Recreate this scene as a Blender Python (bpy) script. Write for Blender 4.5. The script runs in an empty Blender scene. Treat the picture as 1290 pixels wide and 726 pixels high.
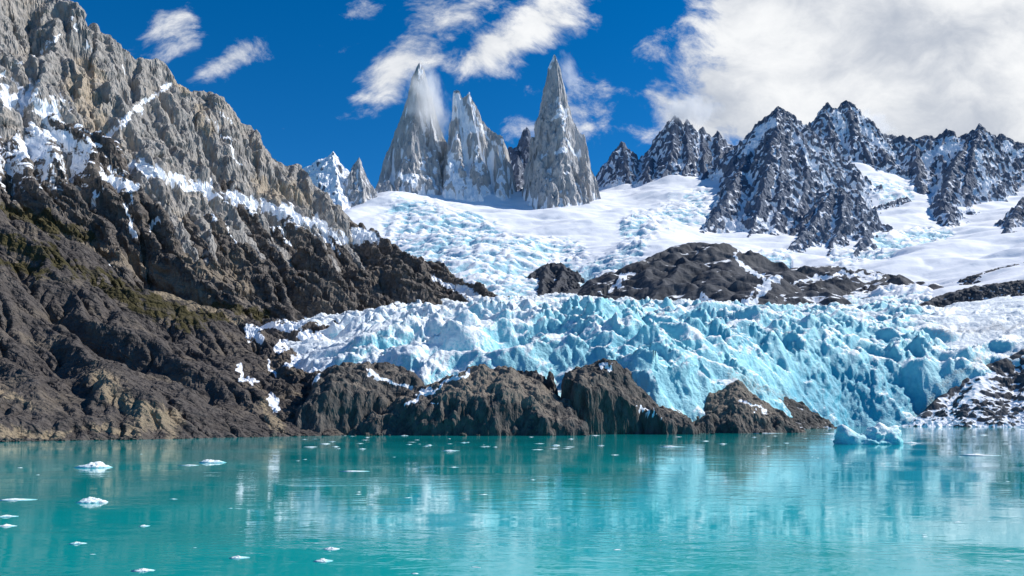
import bpy, math, random
import numpy as np
from mathutils import Vector

random.seed(7)
F = 1000.0; CX = 645.0; HOR = 527.0; CAMZ = 8.0
SC = bpy.context.scene
COL = SC.collection

# ------------------------------------------------------------------ helpers
def P(u, v, Y):
    return np.array([(u - CX) / F * Y, Y, CAMZ + (HOR - v) / F * Y])

_rng = np.random.RandomState(11)
_perm = _rng.permutation(256).astype(np.int64)
_perm = np.concatenate([_perm, _perm, _perm])
_g3 = _rng.normal(size=(256, 3)); _g3 /= np.linalg.norm(_g3, axis=1)[:, None]; _g3 = _g3.astype(np.float32)
_a = _rng.rand(256) * 2 * np.pi
_g2 = np.stack([np.cos(_a), np.sin(_a)], 1).astype(np.float32)

def _fade(t): return t * t * t * (t * (t * 6 - 15) + 10)

def pn2(x, y, seed=0):
    x = np.asarray(x, np.float64) + seed * 37.13; y = np.asarray(y, np.float64) + seed * 17.71
    xi = np.floor(x).astype(np.int64); yi = np.floor(y).astype(np.int64)
    xf = (x - xi).astype(np.float32); yf = (y - yi).astype(np.float32)
    xi &= 255; yi &= 255
    u = _fade(xf); v = _fade(yf)
    def g(a, b, fx, fy):
        h = _perm[_perm[(xi + a) & 255] + ((yi + b) & 255)]
        gg = _g2[h]
        return gg[..., 0] * fx + gg[..., 1] * fy
    n0 = g(0, 0, xf, yf); n1 = g(1, 0, xf - 1, yf); n2 = g(0, 1, xf, yf - 1); n3 = g(1, 1, xf - 1, yf - 1)
    a = n0 + u * (n1 - n0); b = n2 + u * (n3 - n2)
    return (a + v * (b - a)) * 1.5

def pn3(x, y, z, seed=0):
    x = np.asarray(x, np.float64) + seed * 31.7; y = np.asarray(y, np.float64) + seed * 11.3; z = np.asarray(z, np.float64) + seed * 5.9
    xi = np.floor(x).astype(np.int64); yi = np.floor(y).astype(np.int64); zi = np.floor(z).astype(np.int64)
    xf = (x - xi).astype(np.float32); yf = (y - yi).astype(np.float32); zf = (z - zi).astype(np.float32)
    xi &= 255; yi &= 255; zi &= 255
    u = _fade(xf); v = _fade(yf); w = _fade(zf)
    def g(a, b, c):
        h = _perm[_perm[_perm[(xi + a) & 255] + ((yi + b) & 255)] + ((zi + c) & 255)]
        gg = _g3[h]
        return gg[..., 0] * (xf - a) + gg[..., 1] * (yf - b) + gg[..., 2] * (zf - c)
    def lx(b, c):
        p = g(0, b, c); return p + u * (g(1, b, c) - p)
    def ly(c):
        p = lx(0, c); return p + v * (lx(1, c) - p)
    p = ly(0)
    return (p + w * (ly(1) - p)) * 1.6

def fbm2(x, y, o=5, seed=0, gain=0.5):
    s = 0; a = 1.0; f = 1.0
    for i in range(o):
        s = s + a * pn2(x * f, y * f, seed + i); a *= gain; f *= 2.03
    return s

def rid2(x, y, o=5, seed=0, gain=0.5, sharp=1.0):
    s = 0; a = 1.0; f = 1.0; w = 1.0
    for i in range(o):
        n = (1 - np.clip(np.abs(pn2(x * f, y * f, seed + i)) * 1.4, 0, 1)) ** (1 + sharp)
        s = s + a * n * w
        w = np.clip(n * 1.6, 0, 1); a *= gain; f *= 2.05
    return s

def rid3(x, y, z, o=4, seed=0, gain=0.5):
    s = 0; a = 1.0; f = 1.0
    for i in range(o):
        n = 1 - np.clip(np.abs(pn3(x * f, y * f, z * f, seed + i)) * 1.5, 0, 1)
        s = s + a * (n - 0.6); a *= gain; f *= 2.05
    return s

_fd = _rng.normal(size=(256, 3)).astype(np.float32); _fd /= np.linalg.norm(_fd, axis=1)[:, None]
_fc = _rng.rand(256, 3).astype(np.float32)

def facet3(x, y, z, seed=0, flat=0.6):
    """broken-rock field: every random cell carries its own tilted plane"""
    sh = np.shape(x)
    p = np.stack([np.ravel(x), np.ravel(y), np.ravel(z)], 1) + np.array([seed * 7.3, seed * 3.1, seed * 5.7])
    ip = np.floor(p).astype(np.int64); fp = (p - ip).astype(np.float32)
    best = np.full(len(p), 9.0, np.float32); sec = np.full(len(p), 9.0, np.float32); val = np.zeros(len(p), np.float32)
    for dx in (-1, 0, 1):
        for dy in (-1, 0, 1):
            for dz in (-1, 0, 1):
                h = _perm[_perm[_perm[(ip[:, 0] + dx) & 255] + ((ip[:, 1] + dy) & 255)] + ((ip[:, 2] + dz) & 255)]
                c = _fc[h]; r = fp - c - np.array([dx, dy, dz], np.float32)
                d = (r * r).sum(1)
                v = (r * _fd[h]).sum(1) + (_fc[h, 0] - 0.5) * flat
                m = d < best
                sec = np.where(m, best, np.minimum(sec, d)); val = np.where(m, v, val); best = np.where(m, d, best)
    w = np.clip((np.sqrt(sec) - np.sqrt(best)) * 5, 0, 1)
    return (val * (0.35 + 0.65 * w)).reshape(sh)

def chisel(X, Y, Z, L, seed=0, o=3, zs=1.0, gain=0.5, tilt=0.0):
    """facets at several sizes, broken by a little warping; tilt shears the beds"""
    wx = X + 0.25 * L * pn3(X / L, Y / L, Z / L, seed); wy = Y + 0.25 * L * pn3(X / L, Y / L, Z / L, seed + 1); wz = Z + tilt * X + 0.25 * L * pn3(X / L, Y / L, Z / L, seed + 2)
    s = 0; a = 1.0; l = L
    for i in range(o):
        s = s + a * facet3(wx / l, wy / l, wz / l / zs, seed + i); a *= gain; l *= 0.42
    return s

def tri(t):
    return 4 * np.abs(t - np.floor(t + 0.5)) - 1          # triangle wave, -1..1

def fold2(x, y, seed=0, reps=1.1, o=4, gain=0.5):
    """creased ground: planar faces between sharp crests and sharp gullies"""
    s = 0; a = 1.0; f = 1.0
    for i in range(o):
        n = pn2(x * f, y * f, seed + 3 * i) + 0.35 * pn2(x * f * 2.3, y * f * 2.3, seed + 3 * i + 1)
        s = s + a * tri(n * reps + 0.17 * i); a *= gain; f *= 2.1
    return s

def fold3(x, y, z, seed=0, reps=1.0, o=4, gain=0.5):
    s = 0; a = 1.0; f = 1.0
    for i in range(o):
        n = pn3(x * f, y * f, z * f, seed + 3 * i)
        if i < 2: n = n + 0.35 * pn3(x * f * 2.3, y * f * 2.3, z * f * 2.3, seed + 3 * i + 1)
        s = s + a * tri(n * reps + 0.17 * i); a *= gain; f *= 2.1
    return s

def sample(H, x0, y0, d, X, Y):
    fx = np.clip((X - x0) / d, 0, H.shape[1] - 1.001); fy = np.clip((Y - y0) / d, 0, H.shape[0] - 1.001)
    i = fx.astype(int); j = fy.astype(int); a = fx - i; b = fy - j
    return (H[j, i] * (1 - a) + H[j, i + 1] * a) * (1 - b) + (H[j + 1, i] * (1 - a) + H[j + 1, i + 1] * a) * b

def sm(a, b, x):
    t = np.clip((x - a) / (b - a), 0, 1); return t * t * (3 - 2 * t)

class TPS:
    def __init__(s, pts, lam=1e-4):
        q = np.array([P(*p) for p in pts]); s.c = q[:, :2] / 1000.0
        n = len(q); K = s.k(s.c, s.c) + lam * np.eye(n)
        A = np.zeros((n + 3, n + 3)); A[:n, :n] = K; A[:n, n] = 1; A[:n, n + 1:] = s.c
        A[n:, :n] = A[:n, n:].T
        s.w = np.linalg.solve(A, np.concatenate([q[:, 2], [0, 0, 0]]))
    @staticmethod
    def k(a, b):
        d2 = ((a[:, None, :] - b[None]) ** 2).sum(-1)
        return 0.5 * d2 * np.log(d2 + 1e-12)
    def __call__(s, X, Y):
        sh = X.shape; p = np.stack([X.ravel(), Y.ravel()], 1) / 1000.0
        out = np.empty(len(p))
        for i in range(0, len(p), 60000):
            q = p[i:i + 60000]; n = len(s.c)
            out[i:i + 60000] = s.k(q, s.c) @ s.w[:n] + s.w[n] + q @ s.w[n + 1:]
        return out.reshape(sh)

def skel(X, Y, ridges, k, ax=1.0, poly=None):
    """max of cones swept along ridge polylines; k: fall per metre (ax times steeper across x)"""
    H = np.full(X.shape, -1e9); D = np.full(X.shape, 1e9)
    for r in ridges:
        pts, kk = (r if isinstance(r, tuple) else (r, None))
        kk = kk or k
        q = [P(*p) for p in pts]
        for A, B in zip(q[:-1], q[1:]):
            d = B[:2] - A[:2]; L2 = (d * d).sum() + 1e-9
            t = np.clip(((X - A[0]) * d[0] + (Y - A[1]) * d[1]) / L2, 0, 1)
            ox = X - (A[0] + t * d[0]); oy = Y - (A[1] + t * d[1])
            dist = np.hypot(ax * ox, oy)
            if poly:                                   # flat walls that meet in sharp corners instead of a round cone
                pd = np.zeros(X.shape)
                for ang, sc in poly: pd = np.maximum(pd, (ox * math.cos(math.radians(ang)) + oy * math.sin(math.radians(ang))) * sc)
                dist = 0.85 * pd + 0.15 * dist
            h = A[2] + (B[2] - A[2]) * t - kk * dist
            D = np.where(h > H, dist, D); H = np.maximum(H, h)
    return H, D

def erode(h, dx, iters, K=0.02, m=0.5, talus=1.3, seed=0):
    h = h.copy(); A = np.ones_like(h)
    nb = [(-1, 0, 1), (1, 0, 1), (0, -1, 1), (0, 1, 1), (-1, -1, 1.414), (-1, 1, 1.414), (1, -1, 1.414), (1, 1, 1.414)]
    ny, nx = h.shape
    for it in range(iters):
        hp = np.pad(h, 1, mode='edge')
        ws = []; tot = np.full_like(h, 1e-9); smax = np.zeros_like(h)
        for dy, dxx, l in nb:
            s = np.maximum((h - hp[1 + dy:1 + dy + ny, 1 + dxx:1 + dxx + nx]) / (dx * l), 0)
            smax = np.maximum(smax, s)
            w = s * s * s; ws.append(w); tot += w
        An = np.ones_like(h)
        for (dy, dxx, l), w in zip(nb, ws):
            q = np.pad(A * w / tot, 1)
            An += q[1 - dy:1 - dy + ny, 1 - dxx:1 - dxx + nx]
        A = 0.3 * A + 0.7 * An
        e = np.minimum(K * A ** m * np.minimum(smax, 2.0), 0.35 * smax) * dx
        h -= e
        if it % 3 == 0:
            hp = np.pad(h, 1, mode='edge')
            lap = hp[:-2, 1:-1] + hp[2:, 1:-1] + hp[1:-1, :-2] + hp[1:-1, 2:] - 4 * h
            h += 0.012 * lap
    return h, A

def normals(X, Y, Z):
    a = np.stack(np.gradient(X), 0), np.stack(np.gradient(Y), 0), np.stack(np.gradient(Z), 0)
    du = np.stack([a[0][1], a[1][1], a[2][1]], -1); dv = np.stack([a[0][0], a[1][0], a[2][0]], -1)
    n = np.cross(du, dv); n /= np.linalg.norm(n, axis=-1)[..., None] + 1e-9
    n[n[..., 2] < 0] *= -1
    return n

def blur(a, r):
    for ax in (0, 1):
        c = np.cumsum(np.pad(a, [(r + 1, r) if i == ax else (0, 0) for i in (0, 1)], mode='edge'), axis=ax)
        n = a.shape[ax]
        hi = np.take(c, range(2 * r + 1, 2 * r + 1 + n), axis=ax); lo = np.take(c, range(0, n), axis=ax)
        a = (hi - lo) / (2 * r + 1)
    return a

def tag(o, label=None, cat=None, group=None, kind=None):
    if label: o['label'] = label
    if cat: o['category'] = cat
    if group: o['group'] = group
    if kind: o['kind'] = kind
    return o

def link(name, me, mat=None, parent=None):
    o = bpy.data.objects.new(name, me); COL.objects.link(o)
    if mat: me.materials.append(mat)
    if parent: o.parent = parent
    return o

def raw_mesh(name, V, Fq, attrs=None, smooth=True):
    me = bpy.data.meshes.new(name)
    V = np.ascontiguousarray(V, np.float32); Fq = np.ascontiguousarray(Fq, np.int32)
    k = Fq.shape[1]
    me.vertices.add(len(V)); me.vertices.foreach_set('co', V.ravel())
    me.loops.add(Fq.size); me.loops.foreach_set('vertex_index', Fq.ravel())
    me.polygons.add(len(Fq)); me.polygons.foreach_set('loop_start', np.arange(0, Fq.size, k, dtype=np.int32))
    me.update(calc_edges=True)
    me.polygons.foreach_set('use_smooth', np.full(len(Fq), smooth, dtype=bool))
    for n, a in (attrs or {}).items():
        at = me.attributes.new(n, 'FLOAT', 'POINT'); at.data.foreach_set('value', np.ascontiguousarray(a, np.float32))
    me.validate(); me.update()
    return me

def grid_mesh(name, X, Y, Z, keep=None, attrs=None, smooth=True, part=None):
    ny, nx = X.shape
    idx = np.arange(ny * nx).reshape(ny, nx)
    q = np.stack([idx[:-1, :-1], idx[:-1, 1:], idx[1:, 1:], idx[1:, :-1]], -1).reshape(-1, 4)
    if keep is not None:
        k = keep[:-1, :-1] | keep[:-1, 1:] | keep[1:, 1:] | keep[1:, :-1]
        if part is not None: k = k & part
        q = q[k.ravel()]
    used = np.zeros(ny * nx, bool); used[q.ravel()] = True
    re = np.cumsum(used) - 1
    V = np.stack([X.ravel(), Y.ravel(), Z.ravel()], 1)[used]
    at = {n: a.ravel()[used] for n, a in (attrs or {}).items()}
    return raw_mesh(name, V, re[q], at, smooth)

def fan(u0, u1, du, Y0, Y1, ratio):
    us = np.arange(u0, u1 + du, du); n = int(math.log(Y1 / Y0) / math.log(ratio)) + 1
    ys = Y0 * ratio ** np.arange(n)
    U, Yg = np.meshgrid(us, ys)
    return (U - CX) / F * Yg, Yg

def cart(x0, x1, y0, y1, d):
    return np.meshgrid(np.arange(x0, x1 + d, d), np.arange(y0, y1 + d, d))

def proj(X, Y, Z):
    return CX + F * X / Y, HOR - F * (Z - CAMZ) / Y

def strokes(U, V, ss):
    """strength field of soft strokes: (points, width) measured where the terrain lies"""
    m = np.zeros(U.shape)
    a = U; b = V
    U = a + 7 * pn2(a / 22, b / 22, 201) + 4 * pn2(a / 8, b / 8, 202) + 2.5 * pn2(a / 3.3, b / 3.3, 203)
    V = b + 7 * pn2(a / 22, b / 22, 205) + 4 * pn2(a / 8, b / 8, 206) + 2.5 * pn2(a / 3.3, b / 3.3, 207)
    for pts, w in ss:
        if len(pts) == 1: pts = [pts[0], (pts[0][0] + .01, pts[0][1])]
        for (ax, ay), (bx, by) in zip(pts[:-1], pts[1:]):
            dx, dy = bx - ax, by - ay
            t = np.clip(((U - ax) * dx + (V - ay) * dy) / (dx * dx + dy * dy + 1e-9), 0, 1)
            d = np.hypot(U - ax - t * dx, V - ay - t * dy)
            m = np.maximum(m, np.clip(1 - d / (2 * w), 0, 1))
    return m      # 0.5 at the stroke's half width

# ------------------------------------------------------------------ materials
class NT:
    def __init__(s, name):
        s.m = bpy.data.materials.new(name); s.m.use_nodes = True
        s.t = s.m.node_tree; s.t.nodes.clear()
        s.out = s.t.nodes.new('ShaderNodeOutputMaterial')
    def n(s, typ, ins=None, **kw):
        x = s.t.nodes.new(typ)
        for k, v in kw.items(): setattr(x, k, v)
        for k, v in (ins or {}).items(): s.set(x, k, v)
        return x
    def set(s, x, k, v):
        i = x.inputs[k]
        if isinstance(v, bpy.types.NodeSocket): s.t.links.new(v, i)
        else: i.default_value = v
    def math(s, op, a, b=0.0, c=None, clamp=False):
        x = s.n('ShaderNodeMath', operation=op, use_clamp=clamp); s.set(x, 0, a); s.set(x, 1, b)
        if c is not None: s.set(x, 2, c)
        return x.outputs[0]
    def ramp(s, v, a, b, smooth=True):
        x = s.n('ShaderNodeMapRange', interpolation_type='SMOOTHSTEP' if smooth else 'LINEAR'); s.set(x, 'Value', v)
        x.inputs['From Min'].default_value = a; x.inputs['From Max'].default_value = b
        return x.outputs['Result']
    def mix(s, f, a, b):
        x = s.n('ShaderNodeMix', data_type='RGBA'); s.set(x, 0, f)
        for i, v in ((6, a), (7, b)):
            if isinstance(v, bpy.types.NodeSocket): s.t.links.new(v, x.inputs[i])
            else: x.inputs[i].default_value = (*v, 1)
        return x.outputs[2]
    def attr(s, name): return s.n('ShaderNodeAttribute', attribute_name=name).outputs['Fac']
    def coord(s): return s.n('ShaderNodeNewGeometry').outputs['Position']
    def mapv(s, v, scale=(1, 1, 1), rot=(0, 0, 0)):
        x = s.n('ShaderNodeMapping'); s.set(x, 'Vector', v); x.inputs['Scale'].default_value = scale; x.inputs['Rotation'].default_value = rot
        return x.outputs[0]
    def noise(s, v, scale, detail=8, rough=0.55, typ='FBM', dist=0.0):
        x = s.n('ShaderNodeTexNoise', noise_type=typ); s.set(x, 'Vector', v)
        x.inputs['Scale'].default_value = scale; x.inputs['Detail'].default_value = detail
        x.inputs['Roughness'].default_value = rough; x.inputs['Distortion'].default_value = dist
        return x.outputs['Fac']
    def voro(s, v, scale, feature='F1', rand=1.0):
        x = s.n('ShaderNodeTexVoronoi', feature=feature); s.set(x, 'Vector', v); x.inputs['Scale'].default_value = scale
        return x.outputs['Distance']
    def facet(s, v, scale):
        x = s.n('ShaderNodeTexVoronoi', feature='F1'); s.set(x, 'Vector', v); x.inputs['Scale'].default_value = scale
        a = s.n('ShaderNodeVectorMath', operation='SUBTRACT'); s.set(a, 0, v); s.set(a, 1, x.outputs['Position'])
        c = s.n('ShaderNodeVectorMath', operation='SUBTRACT'); s.set(c, 0, x.outputs['Color']); c.inputs[1].default_value = (.5, .5, .5)
        d = s.n('ShaderNodeVectorMath', operation='DOT_PRODUCT'); s.set(d, 0, a.outputs[0]); s.set(d, 1, c.outputs[0])
        return s.math('MULTIPLY', d.outputs['Value'], scale * 2.0), x.outputs['Color']
    def warp(s, v, scale, amt):
        x = s.n('ShaderNodeTexNoise'); s.set(x, 'Vector', v); x.inputs['Scale'].default_value = scale; x.inputs['Detail'].default_value = 4
        m = s.n('ShaderNodeVectorMath', operation='MULTIPLY_ADD'); s.set(m, 0, x.outputs['Color']); m.inputs[1].default_value = (amt,) * 3; s.set(m, 2, v)
        return m.outputs[0]
    def bump(s, h, strength, dist, normal=None):
        x = s.n('ShaderNodeBump'); s.set(x, 'Height', h); s.set(x, 'Strength', strength); x.inputs['Distance'].default_value = dist
        if normal is not None: s.set(x, 'Normal', normal)
        return x.outputs[0]
    def bsdf(s, col, rough=0.9, normal=None, spec=0.2, **kw):
        x = s.n('ShaderNodeBsdfPrincipled'); s.set(x, 'Base Color', col if isinstance(col, bpy.types.NodeSocket) else (*col, 1))
        s.set(x, 'Roughness', rough); x.inputs['Specular IOR Level'].default_value = spec
        if normal is not None: s.set(x, 'Normal', normal)
        for k, v in kw.items(): s.set(x, k, v)
        s.t.links.new(x.outputs[0], s.out.inputs['Surface'])
        return x

SNOW = (0.84, 0.87, 0.92)

def rock_mat(name, c1, c2, c3, L, strata=(1, 1, 1), rot=(0, 0, 0), vegc=(0.055, 0.048, 0.014), bump=0.9, snow_noise=0.5, fw=1.0):
    """L: size in metres of the main blocks"""
    t = NT(name); p = t.coord()
    ps = t.mapv(p, strata, rot)
    big = t.noise(p, 0.12 / L, 5, 0.55)
    mid = t.noise(ps, 0.9 / L, 10, 0.62)
    fine = t.noise(ps, 4.5 / L, 8, 0.65)
    pw = t.warp(ps, 1.2 / L, L * 0.35)
    f1 = t.math('PINGPONG', t.math('MULTIPLY', t.noise(pw, 0.45 / L, 3, 0.5), 5.0), 1.0)
    f2 = t.math('PINGPONG', t.math('MULTIPLY', t.noise(pw, 1.7 / L, 4, 0.55), 5.0), 1.0)
    block = t.noise(ps, 0.6 / L, 2, 0.5)
    col = t.mix(t.ramp(mid, 0.36, 0.64), c1, c2)
    col = t.mix(t.math('MULTIPLY', t.ramp(fine, 0.5, 0.75), 0.55), col, tuple(min(1, x * 1.5) for x in c2))
    col = t.mix(t.math('MULTIPLY', t.ramp(big, 0.5, 0.66), 0.6), col, tuple(0.55 * a + 0.45 * b for a, b in zip(c2, c3)))
    tint = t.math('ADD', t.attr('tint'), t.math('MULTIPLY', t.math('SUBTRACT', mid, 0.5), 0.9))
    col = t.mix(t.ramp(tint, 0.35, 0.65), col, t.mix(t.ramp(fine, 0.35, 0.65), tuple(x * 0.72 for x in c3), c3))
    veg = t.math('ADD', t.attr('veg'), t.math('MULTIPLY', t.math('SUBTRACT', mid, 0.5), 1.2))
    col = t.mix(t.math('MULTIPLY', t.ramp(veg, 0.42, 0.62), 0.85), col, vegc)
    col = t.mix(t.math('MULTIPLY', t.ramp(block, 0.5, 0.7), 0.35), col, c2)
    h = t.math('ADD', t.math('MULTIPLY', mid, 0.45), t.math('MULTIPLY', fine, 0.22))
    h = t.math('ADD', h, t.math('MULTIPLY', f1, 0.5 * fw))
    h = t.math('ADD', h, t.math('MULTIPLY', f2, 0.22 * fw))
    cr = t.voro(t.warp(t.mapv(ps, (1, 1, 0.5)), 0.5 / L, L * 0.5), 0.35 / L, 'DISTANCE_TO_EDGE')
    h = t.math('ADD', h, t.math('MULTIPLY', t.ramp(cr, 0.0, 0.05), 0.22))
    nb = t.bump(h, bump, L * 0.75)
    sn = t.math('ADD', t.attr('snow'), t.math('MULTIPLY', t.math('SUBTRACT', t.noise(ps, 1.6 / L, 9, 0.65), 0.5), snow_noise * 2))
    sf = t.ramp(sn, 0.43, 0.59)
    ns = t.bump(t.noise(p, 0.6 / L, 6, 0.5), 0.25, L * 0.5)
    col = t.mix(sf, col, SNOW)
    nm = t.n('ShaderNodeMix', data_type='VECTOR'); t.set(nm, 0, sf); t.t.links.new(nb, nm.inputs[4]); t.t.links.new(ns, nm.inputs[5])
    t.bsdf(col, 0.88, nm.outputs[1], 0.15)
    return t.m

def ice_mat(name, L=8.0, blue1=(0.27, 0.62, 0.72), blue2=(0.08, 0.40, 0.54), white=(0.80, 0.86, 0.90), bump=0.55):
    t = NT(name); p = t.coord()
    a = t.noise(p, 1.0 / L, 8, 0.6); b = t.noise(p, 4.0 / L, 8, 0.65); c = t.noise(p, 0.25 / L, 4, 0.5)
    v = t.voro(t.mapv(p, (1, 1, 0.6)), 0.9 / L, 'DISTANCE_TO_EDGE')
    ice = t.mix(t.ramp(t.math('ADD', t.attr('deep'), t.math('MULTIPLY', t.math('SUBTRACT', a, 0.5), 0.8)), 0.3, 0.9), blue1, blue2)
    sn = t.math('ADD', t.attr('snow'), t.math('MULTIPLY', t.math('SUBTRACT', b, 0.5), 0.9))
    sn = t.math('ADD', sn, t.math('MULTIPLY', t.math('SUBTRACT', c, 0.5), 0.6))
    sf = t.ramp(sn, 0.36, 0.66)
    col = t.mix(sf, ice, white)
    dirt = t.math('ADD', t.attr('dirt'), t.math('MULTIPLY', t.math('SUBTRACT', b, 0.5), 1.1))
    col = t.mix(t.math('MULTIPLY', t.ramp(dirt, 0.45, 0.8), 0.65), col, (0.20, 0.20, 0.20))
    h = t.math('ADD', t.math('MULTIPLY', a, 0.7), t.math('MULTIPLY', b, 0.35))
    h = t.math('ADD', h, t.math('MULTIPLY', t.math('MINIMUM', v, 0.3), 0.5))
    t.bsdf(col, 0.55, t.bump(h, bump, L * 0.6), 0.3)
    return t.m

def snow_mat(name, L=12.0):
    t = NT(name); p = t.coord()
    a = t.noise(p, 0.5 / L, 9, 0.6); b = t.noise(p, 2.5 / L, 8, 0.65)
    ice = t.mix(t.ramp(a, 0.35, 0.65), (0.30, 0.58, 0.70), (0.50, 0.72, 0.82))
    sf = t.ramp(t.math('ADD', t.attr('snow'), t.math('MULTIPLY', t.math('SUBTRACT', b, 0.5), 0.9)), 0.3, 0.62)
    col = t.mix(sf, ice, SNOW)
    h = t.math('ADD', a, t.math('MULTIPLY', b, 0.35))
    t.bsdf(col, 0.7, t.bump(h, t.math('SUBTRACT', 0.75, t.math('MULTIPLY', sf, 0.5)), L * 0.5), 0.2)
    return t.m

M = {}
M['granite'] = rock_mat('warm_granite', (0.20, 0.19, 0.182), (0.36, 0.343, 0.325), (0.44, 0.37, 0.29), 9, (1, 1, 0.45), (0, 0.35, 0), bump=0.7)
M['schist'] = rock_mat('dark_schist', (0.075, 0.066, 0.062), (0.16, 0.142, 0.128), (0.27, 0.225, 0.175), 7, (0.5, 1, 1), (0, 0.5, 0))
M['scree'] = rock_mat('dark_scree', (0.055, 0.049, 0.047), (0.105, 0.094, 0.089), (0.30, 0.245, 0.175), 4.0, (0.5, 1, 1), (0, 0.5, 0), snow_noise=0.4)
M['outcrop'] = rock_mat('outcrop_rock', (0.05, 0.048, 0.048), (0.118, 0.109, 0.102), (0.22, 0.19, 0.16), 3.0, (1, 1, 0.45), snow_noise=0.35, bump=0.6)
M['tower'] = rock_mat('tower_granite', (0.37, 0.375, 0.39), (0.50, 0.50, 0.51), (0.44, 0.425, 0.40), 22, (1, 1, 0.3), (0, 0.15, 0), snow_noise=0.45)
M['far'] = rock_mat('far_rock_haze_blue', (0.09, 0.115, 0.165), (0.175, 0.21, 0.275), (0.22, 0.235, 0.265), 18, (1, 1, 0.5), (0, 0.3, 0), snow_noise=0.5)  # blue of distance haze mixed into the rock colours
M['moraine'] = rock_mat('smoothed_dark_rock', (0.045, 0.049, 0.058), (0.085, 0.09, 0.104), (0.14, 0.135, 0.13), 18, (0.6, 1, 1), (0, 0.3, 0), bump=0.16, snow_noise=0.75, fw=0.25)
M['ice'] = ice_mat('glacier_ice')
M['firn'] = snow_mat('firn_snow')

# ------------------------------------------------------------------ snowfield (upper glacier basin)
SNOW_PTS = [(430, 250, 2700), (500, 236, 2750), (560, 240, 2700), (650, 250, 2650), (740, 256, 2600), (800, 238, 2900), (900, 218, 3000),
    (480, 262, 2350), (520, 285, 2150), (560, 292, 2100), (640, 305, 1980), (700, 318, 1900), (700, 262, 2500), (780, 285, 2150), (850, 255, 2500),
    (590, 350, 1680), (620, 372, 1560), (660, 378, 1500), (730, 350, 1700), (720, 380, 1480), (820, 310, 1850), (900, 296, 2100), (930, 318, 1800),
    (1000, 300, 2150), (1000, 330, 1750), (1080, 250, 2650), (1100, 205, 3100), (1060, 200, 3150), (1100, 290, 2250), (1150, 255, 2600), (1180, 290, 2200),
    (1150, 320, 1850), (1290, 300, 1900), (1290, 335, 1500), (1400, 300, 1500), (1220, 352, 1480), (1130, 362, 1500), (1040, 372, 1420), (900, 380, 1400),
    (1250, 240, 2800), (1350, 220, 2800), (600, 240, 3300), (1000, 215, 3500), (1290, 368, 1250), (1180, 374, 1330),
    (640, 440, 1200), (860, 460, 1150), (1100, 440, 1120), (1350, 395, 1050)]
snow_tps = TPS(SNOW_PTS)

def base_snow(X, Y): return snow_tps(X, Y)

def build_snowfield():
    X, Y = fan(380, 1420, 2.2, 1180, 3500, 1.0022)
    H = base_snow(X, Y)
    U, V = proj(X, Y, H)
    fall = strokes(U, V, [([(530, 300), (590, 325), (630, 362)], 40), ([(560, 274), (620, 282)], 6), ([(640, 320), (720, 318)], 16), ([(800, 290), (850, 268), (885, 255)], 14), ([(640, 345), (700, 335)], 24), ([(740, 345), (800, 322)], 10),
                          ([(1100, 238), (1145, 240)], 9), ([(1060, 326), (1190, 292)], 9), ([(1070, 376), (1160, 372)], 10), ([(905, 330), (990, 322)], 6)])
    fall = sm(0.1, 0.6, fall)
    wx = X + 14 * pn2(X / 60, Y / 60, 3); wy = Y + 14 * pn2(X / 60, Y / 60, 4)
    ser = rid2(wx / 55, wy / 34, 5, 21, 0.52, 1.2)
    ser = rid2(wx / 42, wy / 24, 4, 21, 0.55, 0.5)
    H = H + 26 * fbm2(X / 320, Y / 260, 2, 5) + 4.5 * fold2(X / 210, Y / 120, 15, 0.7, 2, 0.4) + fall * ((ser - 0.75) * 4.5 + 4.6 * fold2(wx / 130, wy / 24, 25, 1.0, 4, 0.5)) + (0.5 + 1.2 * fall) * fbm2(X / 30, Y / 20, 4, 9)
    loc = H - blur(H, 7)
    N = normals(X, Y, H)
    slope = 1 - N[..., 2]
    snow = 0.98 - fall * (0.46 + 0.5 * np.clip(-loc / 6, 0, 1)) - 0.9 * np.clip(slope - 0.22, 0, 1) + fall * 0.35 * np.clip(loc / 6, 0, 1)
    snow += 0.25 * fbm2(X / 140, Y / 90, 4, 51)
    me = grid_mesh('snowfield', X, Y, H, None, {'snow': snow})
    tag(link('snowfield', me, M['firn']), 'white snowfield with crevassed icefall below the granite towers', 'snowfield', kind='structure')
build_snowfield()

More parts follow.
